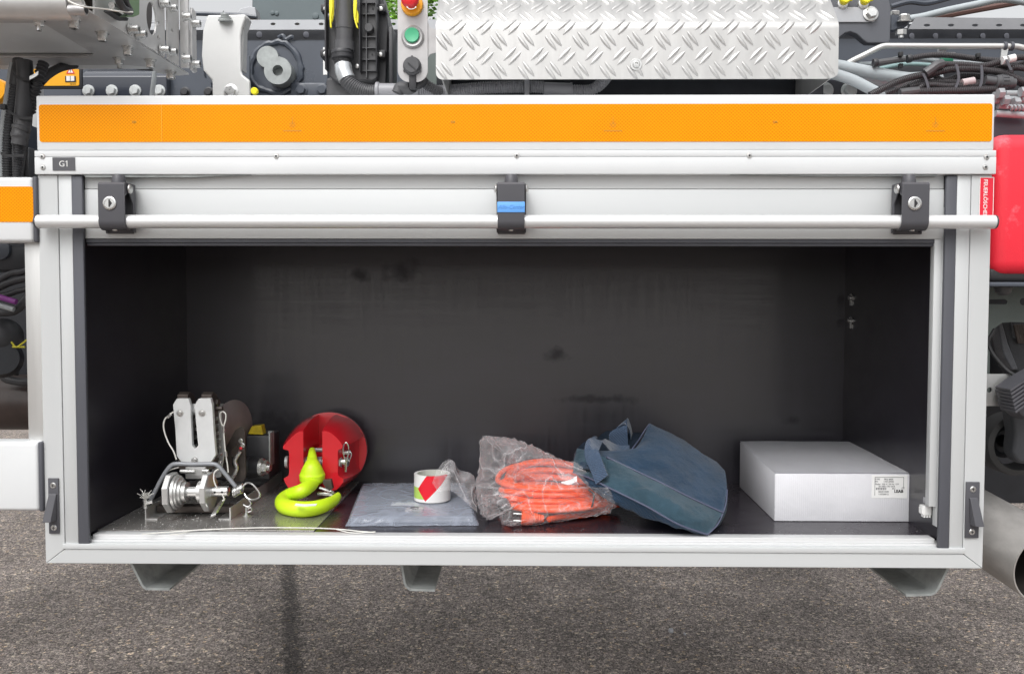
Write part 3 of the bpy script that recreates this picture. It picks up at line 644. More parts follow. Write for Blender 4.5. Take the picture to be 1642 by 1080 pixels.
# chain wheel guard plates between fork and cheek
bm = B(); a, b = w3(600, 210, YW+.07), w3(660, 640, YW+.07)
prism(bm, [(w3(u, v, YW+.06).x, w3(u, v, YW+.06).z) for u, v in ((592, 180), (640, 190), (655, 330), (668, 460), (640, 640), (560, 660), (600, 540), (596, 350))], YW+.06, YW+.065)
obj('guard_plate', bm, M_steel, T, bev=.001)
bm = B()
for k in range(7):
    c = w3(618+k*4, 250+k*48, YW+.052); cyl(bm, c, c+V((0, -.012, 0)), .0042+.001*(k % 2), seg=10)
obj('chain', bm, M_bolt, T)
# gear motor block on the right
mb_ = w3(895, 480, YW+.26); bm = B()
a, b = w3(812, 365, YW+.2), w3(965, 655, YW+.2); box(bm, (a.x, b.x), (YW+.2, YW+.3), (max(b.z, FS+.004), a.z), .004, 2); obj('motor_housing', bm, M_black, T)
bm = B(); a, b = w3(945, 340, YW+.22), w3(984, 560, YW+.22); box(bm, (a.x, b.x), (YW+.23, YW+.24), (b.z, a.z), .001); box(bm, (b.x-.004, b.x), (YW+.2, YW+.2299), (b.z, a.z), .001); obj('mounting_angle', bm, M_galv, T)
bm = B(); P = [(w3(u, v, YW+.24).x, w3(u, v, YW+.24).z) for u, v in ((848, 342), (872, 292), (935, 286), (948, 346))]; prism(bm, P, YW+.205, YW+.235); obj('warning_tag', bm, mat('dusty_yellow', (.42, .31, .01), .5, var=.3, vscale=60, bump=.1), T, bev=.001)
bm = B(); c = w3(862, 570, YW+.19); lathe(bm, c+V((-.03, 0, 0)), (1, -.1, 0), [(.026, 0), (.03, .004), (.03, .02), (.026, .024), (.026, .05), (.022, .055)], 28); obj('gear_hub', bm, M_black, T)
c = w3(905, 575, YW+.17); bm = B(); lathe(bm, c, (1, -.1, 0), [(.024, 0), (.024, .006), (.0225, .0062), (.0225, .0085)], 24); lathe(bm, c+V((.0086, -.001, 0)), (1, -.1, 0), [(.019, 0), (.019, .010), (.017, .012)], 6, rot=.4); cyl(bm, c+V((.02, -.002, 0)), c+V((.028, -.003, 0)), .010, seg=18); obj('axle_nut', bm, M_bolt, T)
# front roller assembly
Yr = .15
def rz(u): return w3(u, 742-(u-330)*.02, Yr)
ax = (rz(690)-rz(300)).normalized(); o = rz(300)
s_ = .367e-3   # metres per crop unit at this depth
def seg_(u0, u1, r0, r1=None): 
    return [(r0, (u0-300)*s_), (r1 if r1 else r0, (u1-300)*s_)]
bm = B(); lathe(bm, o+ax*(-4*s_), ax, [(.047, 0), (.0495, .001), (.0495, .0135), (.047, .0155)], 8, rot=PI/8); obj('roller_flange', bm, M_alu2, T, bev=.001)
bm = B(); lathe(bm, o, ax, seg_(343, 360, .041)+seg_(362, 374, .036)+seg_(376, 392, .029)+seg_(394, 418, .0235)+seg_(420, 496, .0125)+seg_(498, 516, .026)+seg_(518, 536, .028), 40); obj('roller_hub', bm, M_alu2, T)
bm = B(); lathe(bm, o+ax*(238*s_), ax, [(.045, 0), (.0475, .001), (.0475, .013), (.045, .015)], 8, rot=PI/8); obj('roller_flange', bm, M_alu2, T, bev=.001)
bm = B(); lathe(bm, o, ax, seg_(280, 300, .0125)+seg_(602, 688, .0125)+[(.0105, 392*s_)], 24); obj('roller_axle', bm, M_bolt, T)
for u in (612, 660):
    bm = B(); c = rz(u)+V((0, -.0126, .0005)); lathe(bm, c, (0, -1, 0), [(.0028, -.001), (.0028, .0004)], 12); obj('axle_hole', bm, M_ink, T)
for ua, ub, v in ((372, 470, 603), (518, 560, 600)):
    bm = B(); cyl(bm, w3(ua, v, YW-.01), w3(ub, v+2, YW-.01), .0055, seg=14); obj('spacer_pin', bm, M_bolt, T)
bm = B(); a, b = w3(410, 572, YW+.01), w3(545, 650, YW+.01); box(bm, (a.x, b.x), (YW+.004, YW+.014), (b.z, a.z), .001); obj('base_plate', bm, M_steel, T)
bm = B(); ribbon(bm, [w3(585, 905, .12), w3(600, 880, .12), w3(655, 790, .16)], [V((.006, 0, .003))]*3, .0022); obj('lever_bar', bm, M_bolt, T)
# bent bail rod, wire rope, spring pin, clamp
bm = B(); P = [w3(u, v, YW-.035) for u, v in ((168, 800), (190, 760), (250, 645), (300, 572), (345, 553), (450, 556), (585, 554), (625, 570), (665, 615), (745, 712))]
tube(bm, P, .0052, 12); obj('bail_rod', bm, mat('grey_coated_rod', (.25, .26, .28), .45, .2), T)
for Yo, P in ((-.02, ((325, 208), (290, 232), (262, 270), (262, 330), (290, 410), (325, 470), (345, 525))), (-.028, ((360, 575), (300, 595), (265, 630), (262, 660), (285, 700), (270, 735))),
              (.03, ((655, 310), (640, 270), (634, 225), (650, 205), (672, 222), (672, 260), (660, 310), (664, 400), (672, 480), (684, 560), (690, 610))), (-.06, ((625, 588), (598, 610), (594, 660), (615, 715), (650, 760), (662, 790), (650, 800)))):
    bm = B(); tube(bm, [w3(u, v, YW+Yo) for u, v in P], .0018, 8); obj('wire_rope', bm, M_wire, T)
for (u, v, u2, v2, Y) in ((286, 245, 306, 222, YW-.021), (658, 300, 659, 345, YW+.029), (672, 470, 676, 505, YW+.029)):
    bm = B(); cyl(bm, w3(u, v, Y), w3(u2, v2, Y), .0036, seg=10); obj('rope_ferrule', bm, M_bolt, T)
bm = B(); P = []; a, b = w3(725, 745, YW-.05), w3(785, 715, YW-.05)
for i in range(73): t = i/72; an = 2*PI*5.5*t; d = (b-a); P.append(a+d*t+V((0, .011*math.cos(an), .011*math.sin(an))))
P = P+cr([P[-1], w3(810, 682, YW-.06), w3(850, 690, YW-.07), w3(895, 745, YW-.07), w3(892, 778, YW-.07), w3(850, 792, YW-.06), w3(815, 778, YW-.055), w3(798, 750, YW-.05)], 8)[1:]
sweep(bm, P, .0022, 8); tube(bm, [w3(795, 755, YW-.05), w3(820, 785, YW-.05), w3(840, 815, YW-.05), w3(822, 838, YW-.05), w3(790, 825, YW-.05)], .002, 8); obj('spring_pin', bm, M_bolt, T)
bm = B(); c = G(395, 826, FS); lathe(bm, c, (0, 0, 1), [(.011, 0), (.011, .002), (.0055, .0022), (.0055, .006), (.003, .0065), (.003, .022), (.002, .023)], 16); tube(bm, [c+V((.004, 0, .017)), c+V((.011, 0, .02)), c+V((.013, 0, .012)), c+V((.004, 0, .009))], .0016, 8); obj('eye_screw', bm, M_bolt, T)
c = w3(138, 812, .14); bm = B(); cyl(bm, c+V((0, 0, -.014)), c+V((0, 0, .010)), .006, seg=14); cyl(bm, c+V((.004, -.004, 0)), c+V((.02, -.004, .004)), .0045, seg=12); obj('rope_clamp', bm, M_bolt, T)
bm = B(); rn = random.Random(3)
for i in range(34):
    d = V((rn.uniform(-1, 1), rn.uniform(-1, 1), rn.uniform(.3, 1.6))); p0 = c+V((0, 0, .008)); sweep(bm, cr([p0, p0+d*.008, p0+d*.013+V((rn.uniform(-.006, .006), 0, rn.uniform(-.002, .004)))], 3), .0006, 4)
obj('frayed_wire', bm, M_wire, T)
# feet that carry it on the rails
for yy in (.2, .42):
    bm = B(); box(bm, (G(232.5, 833, FS).x+.0035, G(370, 833, FS).x-.0035), (yy, yy+.03), (FS+.004, FS+.02), .001); obj('cross_bar', bm, M_rust, T)

# ---- red hook block
def h3(u, v, Y): return W(420+u/4.91, 640+v/4.91, Y)
Yh = .37; T = thing('hook_block', (W(505, 760, Yh).x, Yh+.1, FS), 'red barrel shaped hook block with a lime green lifting hook, lying on the aluminium sheet', 'hook block')
cx, cz = h3(406, 478, Yh).x, h3(406, 478, Yh).z
LP = [(325, 250), (292, 252), (262, 272), (232, 300), (198, 335), (165, 372), (168, 390), (208, 402), (214, 425), (214, 575), (208, 600), (172, 622), (176, 640), (192, 672), (215, 706), (260, 712), (328, 712)]
RP = [(475, 250), (505, 250), (540, 262), (575, 290), (608, 325), (636, 362), (632, 385), (600, 398), (597, 425), (597, 585), (602, 602), (640, 625), (640, 650), (616, 682), (585, 712), (540, 716), (477, 712)]
R0 = .0785; Ls = .165
def prof(t):   # barrel swell
    return 1+.36*math.sin(PI/2*min(1, t*1.1))**.8 if t > 0 else 1
def half(poly, name):
    P = [(h3(u, v, Yh).x, h3(u, v, Yh).z) for u, v in poly]; bm = B(); n = 10; rings = []
    for i in range(n+1):
        t = i/n; k = prof(t); ring = []
        for x, z in P:
            dx, dz = x-cx, z-cz; r_ = math.hypot(dx, dz); out_ = r_ > .078 and abs(dz) > .022
            if out_ and t > 0:
                f_ = (.1085/r_-1)*math.sin(PI/2*min(1, t*1.25))**.8+1; ring.append(bm.verts.new((cx+(dx*f_ if abs(dx) > .035 else dx)+t*.006, Yh+Ls*t, cz+dz*f_))); continue
            ring.append(bm.verts.new((cx+dx*(k if abs(dx) > .035 else 1)+t*.006, Yh+Ls*t, cz+dz*k)))
        rings.append(ring)
    m = len(P)
    for a, b in zip(rings, rings[1:]):
        for i in range(m): bm.faces.new((a[i], a[(i+1) % m], b[(i+1) % m], b[i]))
    bm.faces.new(rings[0]); bm.faces.new(rings[-1][::-1])
    return obj(name, bm, M_red, T, smooth=48, bev=.0035)
half(LP, 'cheek'); half(RP, 'cheek')
bm = B(); lathe(bm, (cx+.006, Yh+Ls-.014, cz), (.0, 1, 0), [(.095, 0), (.1085, .002), (.1085, .018), (.105, .032), (.096, .044), (.080, .055), (.055, .063), (.002, .068)], 56)
obj('barrel_end', bm, M_red, T)
bm = B(); box(bm, (h3(325, 400, Yh).x+.002+.01, h3(477, 400, Yh).x-.002+.02), (Yh+.085, Yh+Ls-.006), (cz-.075, cz+.02), .004); obj('web', bm, M_red, T)
# bolt through the cheeks
bm = B(); c0 = h3(190, 492, Yh+.03); cyl(bm, V((c0.x-.001, Yh+.03, c0.z)), V((c0.x+.0075, Yh+.03, c0.z)), .0165, seg=28); obj('bolt_head', bm, M_galv, T, bev=.001)
bm = B(); a, b = h3(335, 490, Yh+.03), h3(480, 490, Yh+.03); cyl(bm, V((a.x-.01, Yh+.03, c0.z)), V((b.x+.01, Yh+.03, c0.z)), .011, seg=20); lathe(bm, V((a.x, Yh+.03, c0.z)), (1, 0, 0), [(.015, 0), (.015, .01)], 20); lathe(bm, V((b.x-.014, Yh+.03, c0.z)), (1, 0, 0), [(.015, 0), (.015, .012)], 20); cyl(bm, V((a.x+.012, Yh+.05, c0.z+.03)), V((b.x+.006, Yh+.05, c0.z+.03)), .006, seg=14); obj('cross_pin', bm, M_galv, T)
bm = B(); a = h3(604, 490, Yh+.02); x = a.x; lathe(bm, (x, Yh+.02, a.z), (1, -.12, 0), [(.0165, 0), (.0165, .0075), (.0145, .009)], 6, rot=.5); lathe(bm, (x+.009, Yh+.019, a.z), (1, -.12, 0), [(.009, 0), (.009, .008), (.0125, .0085), (.0125, .017), (.0115, .018)], 24); cyl(bm, (x+.006, Yh+.03, a.z+.024), (x+.03, Yh+.027, a.z+.024), .0065, seg=14); obj('castle_nut', bm, M_bolt, T)
bm = B()
for k in range(3): tube(bm, [h3(*q, Yh-.006-.003*k) for q in ((662, 500), (640, 420), (645, 360), (665, 340), (682, 375), (680, 430), (662+k*4, 480), (655+4*k, 570))], .0013, 6)
tube(bm, [h3(*q, Yh-.008) for q in ((690, 480), (705, 430), (690, 415), (672, 460), (690, 490))], .0013, 6); obj('split_pin', bm, M_bolt, T)
# hook
HY = Yh-.035
bm = B(); c = [h3(395, 400, Yh+.02), h3(395, 430, HY+.03), h3(396, 480, HY+.015), h3(396, 540, HY), h3(396, 590, HY), h3(396, 640, HY), h3(396, 672, HY)]
rr = [.0085, .0105, .0145, .026, .0335, .032, .018]
q = cr(c, 6); r2 = []
for i in range(len(q)):
    t = i/6; k = min(int(t), 5); f = t-k; r2.append(rr[k]*(1-f)+rr[min(k+1, 6)]*f)
sweep(bm, q, r2, 28); hk = obj('hook_shank', bm, M_lime, T, smooth=60)
zf = FS+.0195
def gh(u, v, z=None): return G(420+u/4.91, 640+v/4.91, z if z else zf)
bm = B(); P = [h3(400, 628, HY-.012), h3(385, 668, HY-.024), gh(310, 722, zf+.024), gh(225, 752, zf+.010), gh(165, 795, zf+.002), gh(178, 838, zf), gh(265, 860, zf), gh(370, 862, zf), gh(480, 838, zf), gh(555, 802, zf), gh(592, 768, zf+.004), gh(598, 748, zf+.008)]
q = cr(P, 8); rr = [.019, .0185, .0185, .0185, .019, .0195, .0195, .019, .0175, .0145, .0105, .007]; r2 = []
for i in range(len(q)):
    t = i/8; k = min(int(t), 10); f = t-k; r2.append(rr[k]*(1-f)+rr[k+1]*f)
sweep(bm, q, r2, 24); obj('hook_bow', bm, M_lime, hk, smooth=60)
bm = B(); sphere(bm, h3(398, 640, HY-.012), .0185, n=28); obj('swivel', bm, M_lime, hk, smooth=60)
bm = B(); ribbon(bm, [gh(262, 826, zf+.0185), gh(340, 832, zf+.0192), gh(430, 828, zf+.018)], [V((0, .006, .001))]*3, .0005); obj('hook_label', bm, M_labw, hk)
bm = B(); P = [h3(u, v, HY-.02) for u, v in ((484, 632), (545, 628), (560, 700), (530, 720), (508, 700), (482, 660))]; prism(bm, [(p.x, p.z) for p in P], HY-.024, HY-.008); obj('safety_catch', bm, M_rust, hk, bev=.001)
bm = B(); tube(bm, [h3(455, 695, HY-.02), h3(500, 708, HY-.022), h3(545, 722, HY-.02), h3(570, 745, HY-.03)], .004, 10); cyl(bm, h3(440, 740, HY), h3(560, 745, HY), .006, seg=12); obj('catch_arm', bm, M_bolt, hk)

# ---- flat bag with black plate in a poly sleeve
def gp(u, v, z=FLOOR): return G(540+u/3.57, 690+v/3.57, z)
zt = FLOOR+.017
T = thing('flat_parcel', (-.25, .25, FLOOR), 'flat grey plate in a clear poly sleeve under the roll of tape', 'parcel')
a0, b0 = gp(78, 530), gp(800, 528)
q = [gp(62, 498, zt), gp(806, 494, zt), gp(745, 300, zt), gp(140, 303, zt)]
bm = B(); n = 30; rows = []
def quad(q, s, t): return (q[0].lerp(q[1], s)).lerp(q[3].lerp(q[2], s), t)
qi = [quad(q, .02, .03), quad(q, .97, .03), quad(q, .97, .97), quad(q, .02, .97)]
A = [bm.verts.new(V((p.x, p.y, FLOOR+.0008))) for p in qi]; C = [bm.verts.new(V((p.x, p.y, zt-.003))) for p in qi]
bm.faces.new(A[::-1]); bm.faces.new(C)
for i in range(4): bm.faces.new((A[i], A[(i+1) % 4], C[(i+1) % 4], C[i]))
obj('grey_plate', bm, mat('slate_plate', (.15, .158, .18), .38, var=.08, bump=.1, bscale=30), T, bev=.0015)
bm = B(); rows = []
for j in range(37):
    t = j/36; row = []
    for i in range(61):
        s = i/60; p = quad(q, s*1.02-.01, max(0, (t-.1)/.9)); 
        nz = noise.noise(V((p.x*22, p.y*40, .3)))*.0018+noise.noise(V((p.x*70, p.y*30, 2)))*.0007
        e = min(s, 1-s)*12; z = zt+.001+max(nz, -.0012)*min(1, e+.3)
        if t < .1:
            k = 1-t/.1; p = quad(q, s*1.02-.01, 0)+V((0, -.004*k-.012*k*k-abs(noise.noise(V((s*9, 1, 1))))*.008*k, 0)); z = zt-k*(zt-FLOOR-.0012)+nz*.5*(1-k)
            z = max(z, FLOOR+.001)
        if e < .4: z = min(z, FLOOR+.0012+(zt-FLOOR)*min(1, e/.4))
        row.append(V((p.x, p.y, z)))
    rows.append(row)
grid(bm, rows); obj('poly_sleeve', bm, M_film2, T, smooth=180, fixn=False)
bm = B(); a, b = gp(318, 404, zt), gp(470, 420, zt); box(bm, (a.x, b.x), (b.y-.004, a.y), (zt-.0029, zt-.0022)); obj('paper_strip', bm, M_labw, T)
c = gp(445, 462, zt); bm = B(); box(bm, (c.x-.022, c.x+.022), (c.y-.010, c.y+.012), (zt-.002, zt+.008), .004, 3); obj('bubble_pad', bm, M_film, T)
bm = B(); lp = rrect(c.x-.009, c.x+.009, c.y-.008, c.y+.009, .004); sweep(bm, [V((x, y, zt+.0085)) for x, y in lp], .0008, 6, closed=True); obj('pad_ring', bm, M_ink, T)

# ---- barrier tape roll on the parcel
a, b = gp(440, 400, zt+.002), gp(649, 400, zt+.002); rT = (b.x-a.x)/2; cT = V(((a.x+b.x)/2, a.y+.012, zt+.0035)); hT = .068
T = thing('tape_roll', cT, 'roll of red and white striped warning tape standing on the flat parcel', 'tape roll')
mt = mat('striped_tape', (.8, .8, .8), .35); n_ = mt.node_tree; Ln = n_.links; pp = n_.nodes['Principled BSDF']; tc = n_.nodes['Texture Coordinate']
sx = n_.nodes.new('ShaderNodeSeparateXYZ'); Ln.new(tc.outputs['Object'], sx.inputs[0])
def MM(op, a, b=0, c=None):
    x = n_.nodes.new('ShaderNodeMath'); x.operation = op
    for i, q_ in enumerate((a, b, c)):
        if q_ is None: continue
        if isinstance(q_, (int, float)): x.inputs[i].default_value = q_
        else: Ln.new(q_, x.inputs[i])
    return x.outputs[0]
an = MM('MULTIPLY', MM('ARCTAN2', sx.outputs[0], MM('MULTIPLY', sx.outputs[1], -1)), rT)      # arc length, 0 at the front
zz = MM('ABSOLUTE', MM('SUBTRACT', sx.outputs[2], hT*.5))
h1 = MM('ADD', MM('SUBTRACT', an, -.036), MM('MULTIPLY', zz, -.75))     # left edge: chevron point to the left
z_ = sx.outputs[2]
h2 = MM('SUBTRACT', MM('MULTIPLY_ADD', z_, 1.0, -.062), an)       # right edge: diagonal rising to the right
red = MM('MULTIPLY', MM('GREATER_THAN', h1, 0), MM('GREATER_THAN', h2, -.045))
gr = MM('MULTIPLY', MM('LESS_THAN', h1, 0), MM('LESS_THAN', z_, hT*.55)); gr = MM('MULTIPLY', gr, MM('GREATER_THAN', z_, hT*.12))
m1 = n_.nodes.new('ShaderNodeMix'); m1.data_type = 'RGBA'; m1.inputs[6].default_value = (.76, .75, .74, 1); m1.inputs[7].default_value = (.42, .62, .12, 1); Ln.new(gr, m1.inputs[0])
m2 = n_.nodes.new('ShaderNodeMix'); m2.data_type = 'RGBA'; Ln.new(m1.outputs[2], m2.inputs[6]); m2.inputs[7].default_value = (.72, .01, .025, 1); Ln.new(red, m2.inputs[0]); Ln.new(m2.outputs[2], pp.inputs['Base Color'])
bm = B(); lathe(bm, cT, (0, 0, 1), [(rT*.86, 0), (rT-.0005, 0), (rT, .0006), (rT, hT-.0006), (rT-.0005, hT), (rT*.86, hT)], 64, caps=False); obj('tape_wraps', bm, mt, T)
bm = B(); lathe(bm, cT, (0, 0, 1), [(rT*.855, .0005), (rT*.855, hT), (rT*.80, hT), (rT*.80, .0005), (rT*.855, .0005)], 64, caps=False); obj('core', bm, mat('tape_core', (.55, .56, .5), .7), T)
# clear offcut bag draped against the roll
bm = B(); def_top = [(575, 225, .25), (605, 185, .25), (640, 165, .25), (672, 178, .25), (700, 222, .26), (760, 240, .27), (788, 260, .28)]
def_bot = [(545, 300, .18), (590, 350, .17), (645, 340, .16), (690, 370, .15), (730, 400, .14), (770, 440, .13), (805, 470, .13)]
rows = []; N = 40; tc_ = cr([W(540+u/3.57, 690+v/3.57, y) for u, v, y in def_top], 8); bc_ = cr([W(540+u/3.57, 690+v/3.57, y) for u, v, y in def_bot], 8)
for j in range(25):
    t = j/24; row = []
    for i in range(len(tc_)):
        p = tc_[i].lerp(bc_[i], t); s = i/(len(tc_)-1)
        d = abs(noise.noise(V((s*6+t*2, t*3, 3))))*.03*math.sin(PI*min(1, t*1.1))+noise.noise(V((s*15, t*9, 5)))*.006
        row.append(V((p.x, p.y-d, max(p.z, FLOOR+.004))))
    rows.append(row)
grid(bm, rows); ob = obj('poly_bag', bm, M_film, None, smooth=180, fixn=False); tag(ob, 'crumpled empty clear poly bag draped over the right side of the striped tape roll', 'plastic bag')

# ---- orange extension cable in a clear bag
T = thing('extension_cable', (.14, .2, FLOOR), 'orange extension cable coiled up with its plug, inside a clear bag', 'cable')
cc = G(897, 815, FLOOR); cc = V((cc.x-.010, .225, 0)); rn = random.Random(5); pts = []
loops = 26
for k in range(loops*28+1):
    lp = k/28; an = 2*PI*(k % 28)/28; i = int(lp); r_ = random.Random(i*7+1); r2_ = random.Random((i+1)*7+1); f = lp-i
    def L2(lo, hi): return r_.uniform(lo, hi)*(1-f)+r2_.uniform(lo, hi)*f
    aX, aY = L2(.112, .152), L2(.05, .092); layer = (i*3 % 7)
    z = FLOOR+.007+(layer*(1-f)+((i+1)*3 % 7)*f)*.0125+L2(-.003, .003)
    x = cc.x+aX*math.cos(an)+L2(-.008, .008); y = cc.y+aY*math.sin(an)*1.0+L2(-.008, .008)+.01*layer
    z += max(0, math.sin(an))*.006*layer-.003*layer*math.cos(an)
    pts.append(V((x, y, max(z, FLOOR+.0072))))
bm = B(); sweep(bm, cr(pts[::2], 3), .0068, 10); cb = obj('coil', bm, M_org, T, smooth=60)
bm = B(); tube(bm, [G(880, 832, FLOOR+.014), G(900, 828, FLOOR+.012), G(940, 825, FLOOR+.010), G(965, 815, FLOOR+.012)], .0068, 10)
tube(bm, [G(800, 800, FLOOR+.03), G(812, 790, FLOOR+.035), G(830, 785, FLOOR+.03), G(850, 790, FLOOR+.02)], .0068, 10); obj('cable_end', bm, M_org, T, smooth=60)
p0, p1 = G(836, 829, FLOOR+.019), G(882, 832, FLOOR+.014); d = (p1-p0).normalized()
bm = B(); lathe(bm, p0, d, [(.0165, 0), (.0185, .002), (.0185, .016), (.0165, .02), (.0165, .024), (.0135, .03), (.012, .036), (.0125, .038), (.0105, .040), (.011, .044), (.009, .046), (.0095, .05), (.0075, .054)], 28); pl = obj('plug', bm, M_org, T)
bm = B()
for dz in (.0085, -.0085):
    a = p0+V((0, -.002, dz)); lathe(bm, a, -d, [(.0026, -.002), (.0026, .018), (.0018, .0195)], 12)
obj('plug_pin', bm, M_bolt, pl)
p0 = G(780, 806, FLOOR+.03); bm = B(); lathe(bm, p0, (1, .25, .1), [(.018, 0), (.0205, .002), (.0205, .012), (.0185, .013), (.0185, .026), (.013, .034), (.009, .04)], 28); sk = obj('socket_end', bm, M_dark, T)
bm = B(); p0 = G(812, 815, FLOOR+.03); lathe(bm, p0, (-.3, -.2, .5), [(.0135, 0), (.0155, .01), (.0145, .022), (.004, .026)], 20); obj('socket_cap', bm, M_dark, T)
bm = B(); p = G(912, 775, FLOOR+.085); ribbon(bm, [W(900, 773, .115), W(912, 773, .112), W(925, 767, .115)], [V((.0, .002, .001)), V((0, .002, .005)), V((0, .002, .006))], .0004); obj('paper_tag', bm, M_labw, T)
bm = B(); tube(bm, [W(944, 785, .12), W(952, 792, .11), W(951, 805, .11), W(949, 812, .12)], .0022, 8); obj('cable_tie', bm, M_ink, T)
# the bag: two crumpled skins
SIL = [(765, 806), (762, 775), (768, 745), (771, 702), (790, 699), (820, 702), (850, 712), (880, 726), (903, 737), (940, 745), (975, 770), (992, 800), (975, 822), (930, 830), (880, 838), (845, 843), (808, 842), (800, 825), (785, 833), (772, 824)]
q = cr([V((a, b, 0)) for a, b in SIL+[SIL[0]]], 11); cen = V((872, 786, 0)); rows = []
def bagrows(front):
    rows = []
    for j in range(56):
        t = j/55; row = []
        for k, s in enumerate(q):
            p = cen.lerp(s, t); ang = math.atan2(s.y-cen.y, s.x-cen.x)
            Ye = .20 if s.y < 780 else .115
            depth = math.sqrt(max(0, 1-t*t))
            Yb = (Ye*t+(1-t)*.17) + (-.115 if front else .12)*depth*(1 if front else 1)
            f = abs(noise.noise(V((p.x*.035, p.y*.045, 1 if front else 8))))*.035+(1-abs(noise.noise(V((p.x*.06+3, p.y*.075, 4)))))**3*.014+(1-abs(noise.noise(V((p.x*.13, p.y*.11+5, 7)))))**4*.006
            y = Yb+(f if front else -f)*math.sin(PI*min(1, t*.9+.1))*.8
            wv = W(p.x+noise.noise(V((k*.4, t*4, 9)))*4*t, p.y+noise.noise(V((k*.5, t*4, 2)))*4*t, max(y, .035)); 
            row.append(V((wv.x, wv.y, max(wv.z, FLOOR+.0008+.001*random.random()))))
        rows.append(row)
    return rows
bm = B(); grid(bm, bagrows(True)); grid(bm, bagrows(False)); bmesh.ops.remove_doubles(bm, verts=bm.verts, dist=.0004)
ob = obj('poly_bag', bm, M_film, None, smooth=180, fixn=False); tag(ob, 'large crumpled clear poly bag holding the orange cable', 'plastic bag')

# ---- blue canvas bag
def b3(u, v, Y): return W(900+u/5.143, 660+v/5.143, Y)
T = thing('tool_bag', (.33, .2, FLOOR), 'slumped navy blue canvas bag with grey piping and webbing handles beside the white box', 'bag')
def curve(L, n=40):
    c = cr([b3(*p) for p in L], 12); tot = sum((b-a).length for a, b in zip(c, c[1:])); q = resample(c, tot/(n+.001))[:n]; return q+[c[-1].copy()]*(n+1-len(q))
C0 = [(140, 520, .20), (300, 650, .17), (600, 800, .13), (850, 905, .09), (1050, 980, .07), (1170, 1012, .06)]      # resting edge underneath
C1 = [(98, 492, .17), (260, 640, .12), (550, 800, .08), (850, 935, .05), (1060, 990, .04), (1192, 1016, .035)]      # belly
C2 = [(98, 500, .165), (230, 545, .115), (420, 640, .075), (700, 778, .04), (960, 925, .02), (1205, 1012, .03)]         # lower seam
C3 = [(105, 400, .20), (370, 480, .12), (560, 560, .085), (760, 665, .05), (1050, 810, .03), (1270, 930, .045)]       # gusset middle
C4 = [(130, 300, .24), (385, 380, .15), (640, 500, .125), (800, 575, .10), (1080, 715, .08), (1332, 830, .075)]     # upper seam
C5 = [(560, 330, .21), (660, 290, .19), (800, 360, .17), (1000, 480, .15), (1200, 620, .13), (1366, 640, .13)]     # upper panel middle
C6 = [(725, 103, .28), (830, 155, .27), (960, 225, .26), (1100, 310, .25), (1240, 405, .235), (1350, 490, .22)]     # crest
C7 = [(700, 170, .36), (800, 200, .36), (950, 270, .36), (1100, 350, .36), (1230, 430, .35), (1340, 520, .33)]      # far side
C8 = [(640, 480, .40), (800, 560, .42), (900, 600, .42), (1050, 650, .42), (1180, 690, .41), (1300, 720, .39)]
def wrinkle(p, k, a):
    return V((noise.noise(p*k), noise.noise(p*k+V((5, 5, 5))), noise.noise(p*k+V((9, 1, 3)))))*a
def patch(CL, sub, name, m, amp=.006, thick=.002, loc_=None):
    cs = [curve(c) for c in CL]; rows = []
    for a in range(len(cs)-1):
        prev, c0, c1, nxt = cs[max(a-1, 0)], cs[a], cs[a+1], cs[min(a+2, len(cs)-1)]
        for k in range(sub+(1 if a == len(cs)-2 else 0)):
            t = k/sub; row = []
            for i in range(min(len(prev), len(c0), len(c1), len(nxt))):
                A_, B2, C_, D_ = prev[i], c0[i], c1[i], nxt[i]
                p = .5*((2*B2)+(C_-A_)*t+(2*A_-5*B2+4*C_-D_)*t*t+(3*B2-A_-3*C_+D_)*t**3)
                tt = (a+t)/(len(cs)-1); e = math.sin(PI*tt)*min(1, 7*min(i, 40-i)/40)
                p = p+wrinkle(p, 22, amp*e)+wrinkle(p, 55, amp*.4*e)
                row.append(V((p.x, max(p.y, .012), max(p.z, FLOOR+.001))))
            rows.append(row)
    bm = B(); grid(bm, rows); bmesh.ops.solidify(bm, geom=bm.faces[:], thickness=thick)
    return obj(name, bm, m, T, smooth=180)
patch([C0, C1, C2], 8, 'base_panel', M_canvas, .008)
patch([C2, C3, C4], 12, 'gusset', M_canvas2, .011)
bd = patch([C4, C5, C6, C7, C8], 10, 'upper_panel', M_canvas, .004)
# right end closing panel
E1 = [(1205, 1012, .03), (1270, 930, .045), (1332, 830, .075), (1366, 640, .13), (1350, 490, .22)]
E2 = [(1205, 1005, .06), (1300, 940, .12), (1350, 850, .16), (1368, 760, .22), (1350, 560, .30)]
patch([E1, E2], 8, 'end_panel', M_canvas2, .003)
